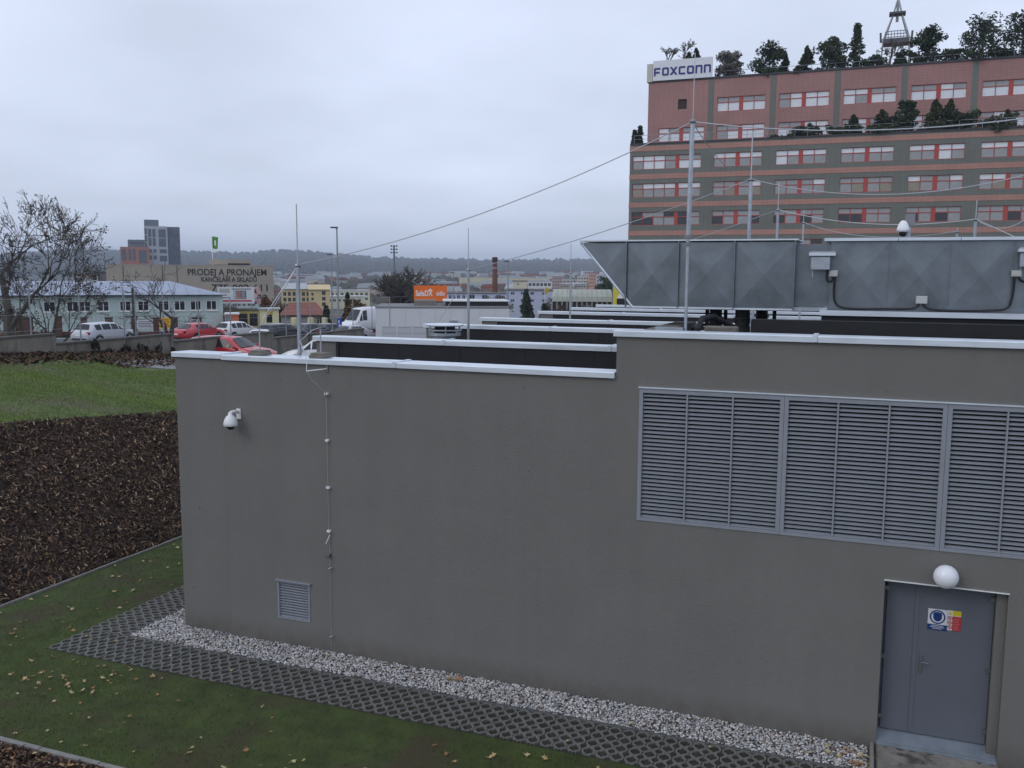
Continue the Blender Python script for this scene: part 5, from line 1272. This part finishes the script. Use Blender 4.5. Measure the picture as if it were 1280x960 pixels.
mw = [(u, u+.062, 376.5, 389.5) for u in (.12,.215,.31,.435,.52,.595,.675,.765,.845,.925)]
# mint green house (long facade along the street)
x0m, x1m = atd(25,380,82), atd(272,380,82)
facade_building('mint_house', 'long mint green house with metal roof beside the street', -30, 272, 369, 84, 9, M_mint, -1.0, 'hip', M_mroof, [(u, u+.045, 376.5, 389.5) for u in (.30,.385,.43,.50,.585,.655,.735,.80,.865,.93)], 352, overhang=.25)
# brick fence piers before the mint house and fence panels
M_brickp = mat('brown_brick', (.11,.055,.045), .9, var=.3, vscale=6)
for i, (px, w_) in enumerate(((30,20),(73,8),(104,9),(136,9),(168,8),(195,7),(218,8),(246,12))):
    p = atd(px, 400, 76); z = float(T(p.x,p.y)); zt_ = atd(px, 397.5 if i not in (1,4) else 396, 76).z
    t = thing('brick_pier', 'dark brown brick fence pier before the mint house, %s from the left' % 'first second third fourth fifth sixth seventh eighth'.split()[i], 'pier', (p.x,p.y,z), bearing(px), 'brick piers of the street fence')
    W_ = w_*76/FPX; MB().bbox(-W_/2,W_/2,-.25,.25,0,zt_-z,.02).build('pier', M_brickp, t, local=True); MB().box(-W_/2-.05,W_/2+.05,-.3,.3,zt_-z+.001,zt_-z+.08).build('cap', M_cap, t, local=True)
pA, pB_ = atd(-20,408,76.5), atd(255,408,76.5); t = thing('rail_fence', 'low dark fence of rails between the brick piers', 'fence', (pA.x,pA.y,0))
dv = pB_-pA
for k in range(3): MB().tube([pA+Vector((0,0,-.4+.62*k)), pB_+Vector((0,0,-.4+.62*k))], .012, 4).build('rail', M_hw, t)
MB().tube([pA+Vector((0,0,-.7)), pB_+Vector((0,0,-.7))], .25, 4).build('plinth', M_brickp, t)
for k in range(46): q = pA+dv*(k/45); MB().tube([q+Vector((0,0,-.6)), q+Vector((0,0,.9))], .014, 4).build('fence_post', M_hw, t)
# street notices on the fence
for px0, px1, py0, py1, c_, lab in ((171,193,400,411,(.6,.6,.62),'white banner with dark print lines hung on the street fence'),(199,214,397,411,(.70,.46,.03),'yellow banner with red print hung on the street fence'),(238,249,399,408,(.42,.46,.43),'pale square notice board by the white hatchback')):
    a, b_ = atd(px0,py1,75.4), atd(px1,py0,75.4); W_ = (px1-px0)*75.4/FPX; H_ = b_.z-a.z
    t = thing('fence_banner', lab, 'banner', tuple(a), bearing((px0+px1)/2)); MB().box(0,W_,0,.03,0,H_).build('sheet', mat('banner_%d' % px0, c_, .6), t, local=True)
    for k in range(4): MB().box(W_*.1,W_*(.85-.1*(k % 2)),-.006,-.001,H_*(.18+.19*k),H_*(.26+.19*k)).build('print_line', mat('print_%d' % px0, (.45,.05,.03) if px0 == 199 else (.12,.12,.14), .6), t, local=True)
    for x in (.06, W_-.06): MB().cyl((x,.05,-.8), .03, H_+.9, 6).build('post', M_steelpost, t, local=True)
# warehouse with painted letters
wt, W_, zt_ = facade_building('warehouse', 'large beige warehouse with painted dark lettering on its side', 141, 338.5, 332, 140, 30, M_beige, -4, 'flat', M_beige, overhang=.02)
M_paint = mat('dark_paint', (.022,.022,.026), .8)
zpx = lambda py: atd(240, py, 140).z+4
xpx = lambda px: (px-239.75)*140/FPX
for txt, px0, px1, pyb, pyt in (('PRODEJ A PRONÁJEM',234,330,344,336),('KANCELÁŘÍ A SKLADŮ',250,317.5,352,346.2),('775 002 611',262,331,364,355.5)):
    hcap = zpx(pyt)-zpx(pyb); o = text_part(txt, hcap/.70, xpx(px0), zpx(pyb), -.02, M_paint, wt, bold=.018)
    wv = max(v.co.x for v in o.data.vertices); o.scale = ((xpx(px1)-xpx(px0))/wv,1,1)
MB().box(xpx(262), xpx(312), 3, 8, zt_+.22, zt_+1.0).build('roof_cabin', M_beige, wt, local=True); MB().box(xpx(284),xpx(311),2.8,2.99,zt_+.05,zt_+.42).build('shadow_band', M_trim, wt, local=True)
for px in (160, 205, 222): MB().box(xpx(px)-.04, xpx(px)+.04, -.06,-.001, 0, zt_).build('panel_joint', M_cap, wt, local=True)
# green flag
p = atd(266, 330, 150); t = thing('green_flag', 'green flag with white mark on a pole above the warehouse', 'flag', (p.x,p.y,-3), bearing(266)); h = atd(266,295,150).z+3
MB().cyl((0,0,0), .06, h, 8).build('pole', M_white, t, local=True)
fl = MB(); hh = 16*150/FPX; n = 8
for k in range(n+1):
    x = k/n*.95; y = .12*math.sin(k*.9); fl.v += [(x,y,h-.05-.15*k/n),(x*.9,y+.05,h-hh+.05*math.sin(k))]
for k in range(n): fl.f.append((2*k,2*k+1,2*k+3,2*k+2))
fl.build('cloth', mat('flag_green', (.10,.30,.06), .8), t, local=True)
fl = MB(); fl.box(.35,.6,-.2,-.16,h-hh*.75,h-hh*.35); fl.build('mark', M_white, t, local=True)
# billboard
p = atd(272.5, 379.5, 98); t = thing('billboard', 'white advertising billboard with red arrow and window picture', 'billboard', tuple(p), bearing(298)); k = 98/FPX; Wb, Hb = 44*k, 20.5*k
MB().box(0,Wb,0,.15,0,Hb).build('panel', mat('billboard_white', (.66,.67,.69), .6), t, local=True)
MB().box(Wb+.02,Wb+8*k,.02,.16,-.05,Hb+.05).build('poster', mat('poster_pink', (.55,.36,.33), .6, var=.5, vscale=1.2, stain=(.03,.03,.04,.5,.54), sscale=1.5), t, local=True)
M_ar = mat('arrow_red', (.50,.03,.04), .6)
MB().poly([(Wb*.04,-.01,Hb*.16),(Wb*.12,-.01,Hb*.26),(Wb*.12,-.01,Hb*.06)][::-1]).box(Wb*.12,Wb*.92,-.02,-.001,Hb*.12,Hb*.21).build('arrow', M_ar, t, local=True)
for a, b_, z0, z1, c_ in ((.43,.55,.28,.80,(.22,.24,.28)),(.55,.62,.28,.80,(.45,.16,.10)),(.62,.78,.28,.80,(.16,.17,.20)),(.04,.33,.66,.92,(.40,.41,.38))): MB().box(Wb*a,Wb*b_,-.012,-.001,Hb*z0,Hb*z1).build('picture', mat('pic_%d' % int(a*100), c_, .6), t, local=True)
for i in range(3): MB().box(Wb*.445,Wb*.485,-.016,-.0125,Hb*(.33+.15*i),Hb*(.42+.15*i)).build('picture_pane', M_white, t, local=True); MB().box(Wb*.66,Wb*.74,-.016,-.0125,Hb*(.33+.15*i),Hb*(.42+.15*i)).build('picture_pane', mat('pic_grey', (.35,.37,.4)), t, local=True)
MB().box(Wb*.38,Wb*.92,-.01,-.001,Hb*.86,Hb*.91).build('text_line', M_paint, t, local=True); MB().box(Wb*.14,Wb*.25,-.01,-.001,Hb*.50,Hb*.54).build('text_line', M_paint, t, local=True); MB().box(Wb*.06,Wb*.32,-.01,-.001,Hb*.34,Hb*.38).build('text_line', M_paint, t, local=True)
for x in (.3, Wb*.5, Wb-.3): MB().box(x-.07,x+.07,.16,.3,-4,0.3).build('support', M_steelpost, t, local=True)
# annex with dark windows under the billboard, shed, gate walls, toilet, guard hut
facade_building('annex_house', 'low white annex with a row of small dark windows below the billboard', 270, 322, 378, 112, 8, M_mint, -3, 'flat', M_greyroof, [(.05+.115*k,.05+.115*k+.085,379,383.5) for k in range(8)])
facade_building('grey_shed', 'brown grey shed wall with flat roof behind the white hatchback', 257, 292, 385, 94, 5, mat('taupe_wall', (.20,.17,.15), .9, var=.15), -2, 'flat', M_cap, [(.50,.85,393,408)])
facade_building('yellow_gatehouse', 'yellow gate building with dark doorway left of the guard hut', 291, 324, 388, 96, 4, mat('dull_yellow', (.55,.45,.18), .85, var=.15), -2, 'flat', M_cap, [(.10,.55,392,412),(.62,.92,392,408)], framem=M_brickp)
hut, Wh, zh = facade_building('guard_hut', 'small pale yellow guard hut with one barred window', 324.5, 348, 387, 90, 2.6, mat('pale_yellow', (.66,.62,.38), .85, var=.06), -1.6, 'flat', M_greyroof, [(.36,.66,393.5,403.5)], framem=M_trim)
MB().box(-Wh*.16,Wh*.18,-.03,-.001,atd(336,393,90).z+1.6,atd(336,388.5,90).z+1.6).build('sign_panel', mat('sign_mustard', (.45,.32,.02), .6), hut, local=True)
p = atd(290.5, 410, 88); t = thing('portable_toilet', 'orange portable toilet cabin with white roof by the shed', 'cabin', (p.x,p.y,p.z-1.2), bearing(290)); h = atd(290,393,88).z-t.location.z
MB().bbox(-.62,.62,0,1.2,0,h,.04).build('cabin', mat('toilet_orange', (.55,.15,.05), .5), t, local=True); MB().box(-.60,-.08,-.012,-.001,.1,h-.15).build('door', mat('toilet_grey', (.20,.22,.26), .5), t, local=True); MB().bbox(-.70,.70,-.08,1.28,h,h+.16,.05).build('roof', M_white, t, local=True); MB().box(.12,.5,-.012,-.001,h*.55,h*.72).build('label_plate', mat('toilet_pale', (.6,.35,.25)), t, local=True)
p0, p1 = atd(330,392,84), atd(371,331,84)
tag(MB().tube([atd(329,398,78), atd(372,332,78)], .035, 5).build('barrier_boom', M_white, None, loc=tuple(atd(329,398,78))), 'raised white barrier boom crossing before the guard hut', 'barrier')
facade_building('red_roof_house', 'low house with red tiled roof right of the guard hut', 352, 406, 394, 112, 9, mat('grey_house', (.30,.29,.27), .9), -3.5, 'hip', M_redroof, [(.28,.38,396,408),(.60,.72,396,406),(.80,.92,396,406)], 379.5, framem=M_yellow)
for i, (px0, px1) in enumerate(((363,370),(384,390),(402,407))):
    p = atd((px0+px1)/2, 410, 100); W_ = (px1-px0)*100/FPX; zt_ = atd(px0,397,100).z
    tag(MB().bbox(p.x-W_/2,p.x+W_/2,p.y,p.y+.5,-3,zt_,.03).build('gate_pillar', mat('pale_yellow', (.66,.62,.38)), None, loc=(p.x,p.y,-3)), 'pale yellow gate pillar before the red roofed house, %s of three' % ('left','middle','right')[i], 'pillar', 'yellow gate pillars')
facade_building('yellow_apartments', 'yellow apartment block with grey roof and dark balconies', 352, 390, 361.5, 230, 14, M_yellow, -8, 'hip', M_greyroof, [(.06+.15*k,.06+.15*k+.10,y0,y0+5) for k in range(6) for y0 in (365,372,379)], 354, framem=M_hw)
facade_building('yellow_apartments', 'taller yellow apartment wing with stepped gable right of the grey roof', 386, 412, 362, 226, 12, M_yellow, -8, 'gable', M_yellow, [(.12,.24,y0,y0+3.5) for y0 in (366,372,378)]+[(.62,.80,y0,y0+5) for y0 in (364,371,378)], 356, framem=M_hw)
facade_building('cream_apartments', 'distant cream apartment rows left of the round bare tree', 412, 462, 363.5, 300, 14, M_cream, -9, 'flat', M_greyroof, [(.04+.12*k,.04+.12*k+.07,y0,y0+3) for k in range(8) for y0 in (366,372)], framem=M_hw)
facade_building('cream_apartments', 'second distant cream apartment row, lower and nearer', 408, 455, 371, 250, 12, M_cream, -8, 'flat', M_greyroof, [(.05+.13*k,.05+.13*k+.08,374,377) for k in range(7)], framem=M_hw)
# white panel building with garage doors
wb, Wb_, zb2 = facade_building('white_panel_building', 'white panel clad building with three garage doors behind the roof', 470, 637, 385.5, 66, 7, M_wpanel, -1, 'flat', mat('grey_roof_gravel', (.20,.205,.21), .9), overhang=.02)
for x0, x1 in ((478,494.5),(497,514),(516.5,533.5)):
    c = 553.5; a, b_ = (x0-c)*66/FPX, (x1-c)*66/FPX; z1 = atd(500,407.5,66).z+1; d_ = MB().box(a,b_,-.03,-.001,0,z1).build('garage_door', mat('garage_grey', (.50,.51,.53), .6), wb, local=True)
    for k in range(6):
        s_ = MB().box(a+.02,b_-.02,-.036,-.031,z1-.1-.42*k,z1-.08-.42*k).build('panel_line', M_hw, wb, local=True); s_.parent = d_
for k in range(1, 9): MB().box(-Wb_/2+Wb_*k/9-.012,-Wb_/2+Wb_*k/9+.012,-.012,-.001,0,zb2).build('panel_joint', M_lightbox, wb, local=True)
MB().box(Wb_*.02,Wb_*.5,1.5,6,zb2+.121,zb2+.45).build('roof_box', M_trim, wb, local=True); MB().box(0,Wb_*.5+.1,1.4,6.2,zb2+.451,zb2+.52).build('roof_box_lid', M_wpanel, wb, local=True)
MB().box(-Wb_*.05,-Wb_*.22,2,5,zb2+.121,zb2+.5).build('roof_unit', mat('taupe_wall', (.2,.17,.15)), wb, local=True)
MB().box((562-553.5)*66/FPX,(572-553.5)*66/FPX,-.08,-.001,atd(566,402.5,66).z+1,atd(566,400.5,66).z+1).build('vent', M_galv, wb, local=True)
# long pale blue buildings by the chimney
facade_building('pale_blue_works', 'long pale blue works building with dark windows behind the orange sign', 556, 636, 367, 165, 12, M_lav, -6, 'flat', mat('brown_flat_roof', (.14,.12,.11), .9), [(u,u+.05,369,375.5) for u in (.06,.12,.19,.27)]+[(u,u+.09,368.5,375) for u in (.38,.58,.80)], framem=M_lav)
facade_building('pale_blue_works', 'two storey pale blue building right of the brick chimney', 633, 722, 363, 158, 12, M_lav, -6, 'flat', mat('brown_flat_roof', (.14,.12,.11)), [(u,u+.055,365,369) for u in (.06,.20,.335,.5,.65,.8)]+[(u,u+.055,374,378) for u in (.06,.20,.335,.5,.65)], framem=M_lav)
# brick chimney
p = atd(618.5, 372, 172); t = thing('brick_chimney', 'tall round brick chimney between the pale blue buildings', 'chimney', (p.x,p.y,-5)); h = atd(618.5,321.5,172).z+5; M_chb = mat('chimney_brick', (.16,.075,.055), .9, var=.25, vscale=1.5)
MB().lathe((0,0,0), [(.66,0),(.52,h*.6),(.44,h-.9)], 18).build('shaft', M_chb, t, local=True); MB().lathe((0,0,h-.9), [(.44,0),(.50,.02),(.50,.85),(.36,.9),(.3,.5)], 18).build('crown', mat('soot_brick', (.06,.04,.035), .9), t, local=True); MB().lathe((0,0,h-2.1), [(.455,0),(.49,.02),(.49,.14),(.455,.16)], 18).build('band', M_lightbox, t, local=True)
# red roof letters, unreadable far sign
p = atd(604, 363, 200); t = thing('red_roof_sign', 'far red lattice sign letters left of the chimney', 'sign', tuple(p), bearing(612))
for k in range(7): MB().box(k*.52,k*.52+.12,0,.1,.1,.9).build('letter_bar', M_ar, t, local=True); MB().box(k*.52,k*.52+.36,0,.1,.45+.3*(k % 2),.57+.3*(k % 2)).build('letter_bar', M_ar, t, local=True)
MB().box(-.2,3.9,.12,.2,-.1,.05).build('base_rail', M_hw, t, local=True)
# curved roof hall
p0 = atd(727.5, 377, 128); W_ = 75*128/FPX; t = thing('curved_roof_hall', 'hall with pale curved corrugated roof left of the duct', 'hall', (p0.x,p0.y,-5), bearing(727)); z0 = p0.z+5; z1 = atd(727,362.5,128).z+5
M_hall = mat('pale_corrugated', (.40,.42,.36), .7, var=.12, vscale=1); 
n = 9
for k in range(12):
    b = MB(); xa, xb = -W_/2+W_*k/12+.015, -W_/2+W_*(k+1)/12-.015
    for j in range(n):
        a0, a1 = math.pi*j/n, math.pi*(j+1)/n; P = lambda a, x: (x, 6-6*math.cos(a), z0+(z1-z0)*math.sin(a)**.8)
        b.quad(P(a0,xa),P(a0,xb),P(a1,xb),P(a1,xa))
    b.build('roof_sheet', M_hall, t, local=True)
MB().box(-W_/2+.05,W_/2-.05,.25,11.7,0,z0-.02).build('block', mat('hall_dark', (.06,.055,.05), .9, var=.4), t, local=True)
for k in range(13): MB().box(-W_/2+W_*k/12-.06,-W_/2+W_*k/12+.06,.05,.2,0,z0).build('post', M_lightbox, t, local=True)
for k in range(26):
    x = -W_/2+.3+random.uniform(0,W_-.8); z = random.choice((z0-2.2,z0-1.6,z0-1.0)); s_ = thing('stacked_crate', 'small stored crate under the curved roof hall', 'crate', tuple(Vector(t.location)+Matrix.Rotation(bearing(727),3,'Z') @ Vector((x,-.6,z))), bearing(727), 'crates stored at the hall')
    MB().box(-.3,.3,-.3,.3,0,.5).build('box', mat('crate_%d' % (k % 4), [(.20,.10,.05),(.35,.34,.32),(.10,.07,.05),(.25,.22,.17)][k % 4], .8), s_, local=True); MB().box(-.32,.32,-.32,-.301,.2,.28).build('strap', M_hw, s_, local=True)
# yellow panel, yellow flag, small roof unit beside duct
p = atd(777, 372, 108); t = thing('yellow_banner', 'tall yellow banner panel peeking out left of the duct', 'banner', (p.x,p.y,-3), bearing(777)); h = atd(777,346,108).z+3
MB().box(-1.0,1.3,0,.1,h*.3,h).build('panel', mat('banner_yellow', (.62,.55,.05), .6), t, local=True); MB().box(-1.08,-1.0,0,.1,0,h+.1).build('pole', M_steelpost, t, local=True); MB().box(-.8,.2,-.01,-.001,h*.55,h*.60).build('print_line', M_paint, t, local=True)
p = atd(775, 373, 60); t = thing('roof_skylight', 'small white hooded roof unit left of the duct foot', 'roof unit', tuple(p), bearing(775)); k = 60/FPX
MB().prism([(-4*k,0),(7*k,0),(6*k,5*k),(0,6*k)], 0, .8).build('hood', M_white, t, local=True); MB().box(-4*k,7*k,.02,.8,-8*k,-.01).build('body', M_trim, t, local=True)
p = atd(681, 370, 135); t = thing('yellow_flag', 'small yellow flag before the pale blue building', 'flag', (p.x,p.y,-4), bearing(681)); h = atd(681,358,135).z+4
MB().cyl((0,0,0), .05, h, 6).build('pole', M_white, t, local=True); MB().poly([(0,0,h),(.5,.05,h-.35),(.7,.12,h-.7),(.35,.1,h-1.05),(0,0,h-1.0)][::-1]).build('cloth', mat('flag_yellow', (.70,.55,.03), .7), t, local=True)
facade_building('cream_cottage', 'small cream building above the pale blue two storey block', 641, 659, 351.5, 210, 6, M_cream, -6, 'flat', M_cap, [(.28,.45,354,357)])
facade_building('long_yellow_hall', 'very long low pale yellow hall far behind the chimney', 574, 690, 347.5, 620, 25, mat('far_yellow', (.60,.55,.36), .9), -14, 'flat', M_greyroof)
facade_building('white_office', 'far white office with window strip right of the cream cottage', 660, 690, 352, 330, 12, M_wpanel, -9, 'flat', M_greyroof, [(.03+.16*k,.03+.16*k+.12,354,357.5) for k in range(6)], framem=M_hw)
flats = [(690,704,345,520,(.42,.28,.27),'rose'),(703,722,349,480,(.48,.43,.38),'beige'),(722,737,345,470,(.55,.52,.48),'pale'),(736,745,342,460,(.58,.30,.17),'orange'),(745,762,344,500,(.45,.46,.48),'grey'),(700,716,355,380,(.36,.30,.25),'brown'),(718,734,355,390,(.42,.36,.32),'taupe')]
for px0, px1, py, d, c_, w_ in flats:
    facade_building('apartment_block', 'distant %s apartment block above the curved roof hall' % w_, px0, px1, py, d, 14, mat('flat_%s' % w_, c_, .9, var=.1), -12, 'flat', M_greyroof, [(.08+.22*k,.08+.22*k+.14,y0,y0+2.2) for k in range(4) for y0 in np.arange(py+2, py+16, 4.2)], group='distant apartment blocks', framem=M_greyroof)
# high rise
def tower(px0, px1, pyt, d, depth, m, label, rot=0, name='tower_block', strips=(), hor=(), pm=None):
    t, W, zt = facade_building(name, label, px0, px1, pyt, d, depth, m, -15, 'flat', m, rot=rot, overhang=.0)
    c = (px0+px1)/2
    for a, b_, y0, y1, k in strips:
        z1, z0 = atd(c,y0,d).z+15, atd(c,y1,d).z+15; n = max(1, int((z1-z0)/3.2))
        for q in range(n): MB().box((a-c)*d/FPX,(b_-c)*d/FPX,-.12,-.001,z0+(z1-z0)*q/n+.25,z0+(z1-z0)*(q+1)/n-.15).build('window', k, t, local=True)
    return t, W, zt
M_twp = mat('tower_pale', (.40,.42,.47), .7); M_tdk = mat('tower_dark', (.10,.12,.16), .5); M_tgl = mat('tower_glass', (.07,.085,.11), .15, spec=.6); M_trd = mat('tower_red', (.36,.15,.11), .8); M_tslate = mat('tower_slate', (.13,.15,.18), .7)
D1 = 430
tower(181, 208, 283, D1, 18, M_twp, 'pale front of the high rise with vertical dark window strips', strips=[(181.3,184,285,330,M_tgl),(185.5,189,286,308,M_tgl),(190.5,194,286,308,M_tgl),(197.5,206,286,309,M_tgl),(186,189,311,316,M_tgl),(191,194.5,311,316,M_tgl),(198,206.5,311,317,M_tgl),(186,189,319,325,M_tgl),(191,194.5,319,325,M_tgl),(198,206.5,319,327,M_tgl)])
tower(180.5, 197.5, 275, D1+3, 12, M_tslate, 'dark slate top storeys of the high rise')
tower(208.2, 224, 284, D1+5, 18, M_tdk, 'dark glazed right half of the high rise', strips=[(216,223,y0,y0+8,M_tgl) for y0 in (288,297,306,315,324)])
t, W, zt = tower(151.5, 185, 309, D1-8, 16, M_trd, 'red brick lower block left of the high rise', strips=[(153,158,311,326,M_tgl),(161,164,311,326,M_tgl),(166,169,311,326,M_tgl),(173,182,312,329,M_tgl)])
tower(160.5, 185.5, 300, D1, 12, M_tslate, 'slate penthouse on top of the red brick block', strips=[(163,183,302,306,M_tgl)])
for px0, px1, py, d, c_, rf, lab in ((95,121,344,150,(.58,.60,.54),M_redroof,'pale house with red chimney stacks behind the mint house'),(121,137,341,155,(.22,.22,.24),M_cap,'dark grey gabled house wall behind the mint roof')):
    facade_building('house', lab, px0, px1, py, d, 10, mat('house_%d' % px0, c_, .9), -3, 'flat', rf, [(.75,.95,343,351)] if px0 == 95 else [])
# far small town houses
HC = [(.55,.54,.50),(.48,.44,.38),(.58,.56,.55),(.40,.34,.30)]
r4 = random.Random(77)
for k in range(90):
    px = r4.uniform(325, 800); d = r4.uniform(420, 1300); p = atd(px, 350, d); z = -9.5
    zt_ = r4.uniform(5,9); c_ = k % 4
    key = 'far_house_%d' % c_
    W_, Dp = r4.uniform(9,26), r4.uniform(8,12)
    t = thing('town_house', 'small pale house in the hazy town before the hills', 'house', (p.x,p.y,z+(d-400)*.010), bearing(px)+r4.uniform(-.6,.6), 'far houses of the hazy town')
    MB().box(-W_/2,W_/2,0,Dp,0,zt_).build('wall', mat(key, HC[c_], .9), t, local=True)
    MB().prism([(-W_/2-.3,zt_),(W_/2+.3,zt_),(W_/2-1,zt_+r4.uniform(1.5,3)),(-W_/2+1,zt_+2.2)], -.3, Dp+.3).build('roof', M_redroof if k % 3 == 0 else M_greyroof, t, local=True)
    for q in range(3): MB().box(-W_/2+W_*(.12+.3*q),-W_/2+W_*(.26+.3*q),-.06,-.001,zt_*.35,zt_*.65).build('window', M_glass, t, local=True)
# tree masses of the town: one leafy mass
tb = []
for k in range(1500):
    px = r4.uniform(300, 840); d = r4.uniform(330, 1350); p = atd(px, 350, d); zb3 = -9.5+(d-400)*.010; s_ = r4.uniform(2.5,5.5); tb.append((p.x,p.y,zb3+s_*.6,s_))
TB = np.array(tb); C = np.array([[.07,.055,.045],[.05,.055,.035],[.09,.065,.045]])[rng.integers(0,3,len(TB))]
o = pebbles('town_trees', TB[:,:3], np.stack([TB[:,3],TB[:,3],TB[:,3]*.9],1), C, mat('far_tree_mass', (.06,.06,.04), 1.0, attr='col'))
tag(o, 'blurred mass of trees between the far town houses', 'trees', kind='stuff')

# ------------------------------------------------------------------ wooded hills
prof = [(-500,322),(-200,320),(0,322),(60,318),(100,314),(150,317),(250,318),(300,319.5),(340,316),(380,316.5),(420,320),(470,325),(560,327),(640,328.5),(720,327),(760,327.5),(820,330),(1000,333),(1400,330),(1800,326)]
bx = np.array([bearing(p[0]) if -900 < p[0] < 2200 else 0 for p in prof]); bz = []
RD = 2600.0
for px, py in prof:
    d = ray(px, py); hh = math.hypot(d.x, d.y); bz.append(CAMH+d.z/hh*RD)
order = np.argsort(bx); bx = bx[order]; bz = np.array(bz)[order]
nb, nr = 620, 46
th = np.linspace(bx[0], bx[-1], nb); rr_ = np.concatenate([np.linspace(1150,2650,nr-8), np.linspace(2700,4300,8)])
TH, RR = np.meshgrid(th, rr_); ridge = np.interp(TH, bx, bz)
f = np.clip((RR-1150)/(RD-1150), 0, 1); f = f**1.25
Xh, Yh = -np.sin(TH)*RR, np.cos(TH)*RR
Zh = -10+(ridge+10)*f+pnoise(Xh, Yh, .006, 21)*5*f*(1-f)*3; Zh = np.where(RR > RD, ridge-(RR-RD)*.05, Zh)
Zh += rng.uniform(-1,1,Zh.shape)*4.0*np.clip(f*3,0,1)*(RR <= RD+60)
Vh = np.stack([Xh,Yh,Zh],-1).reshape(-1,3); i = np.arange((nb-1)*(nr-1+0)); nn = len(rr_); i = np.arange((nb-1)*(nn-1)); a = (i//(nb-1))*nb+i % (nb-1)
M_hill = mat('wooded_hill', (.040,.044,.030), 1.0, var=.45, vscale=.02, stain=(.09,.085,.06,.62,.70), sscale=.004)
o = arr_obj('hills', Vh, np.stack([a,a+nb,a+nb+1,a+1],1), M_hill); o['kind'] = 'structure'
# crowns standing along the ridge: one far wood
nt_ = 9000
tt = rng.uniform(min(bearing(-60),bearing(1000)), max(bearing(-60),bearing(1000)), nt_); rdd = rng.uniform(1500, 2640, nt_)
ff = np.clip((rdd-1150)/(RD-1150),0,1)**1.25; zz = -10+(np.interp(tt,bx,bz)+10)*ff; xx, yy = -np.sin(tt)*rdd, np.cos(tt)*rdd; zz += pnoise(xx,yy,.006,21)*5*ff*(1-ff)*3
ss = rng.uniform(3,8,nt_); C = np.array([[.035,.040,.026],[.055,.045,.032],[.045,.042,.03]])[rng.integers(0,3,nt_)]
o = pebbles('far_wood', np.stack([xx,yy,zz+ss*.4],1), np.stack([ss,ss,ss*1.1],1), C, MATS['far_tree_mass']); tag(o, 'bare woods covering the far hills', 'wood', kind='stuff')

# ------------------------------------------------------------------ haze: the damp air between here and the hills
hz = MB().box(-4450, 4450, -600, 4400, -30, 100).build('haze', None); hz['kind'] = 'stuff'; tag(hz, 'pale damp haze over the valley', 'haze')
hm = bpy.data.materials.new('haze'); hm.use_nodes = True; hn = hm.node_tree; hn.nodes.clear(); ho = hn.nodes.new('ShaderNodeOutputMaterial'); hv = hn.nodes.new('ShaderNodeVolumePrincipled')
hv.inputs['Color'].default_value = (.74,.85,1,1); hv.inputs['Density'].default_value = .00030; hn.links.new(hv.outputs[0], ho.inputs['Volume']); hz.data.materials.append(hm)
for o in bpy.data.objects:
    if '_base' in o: del o['_base']
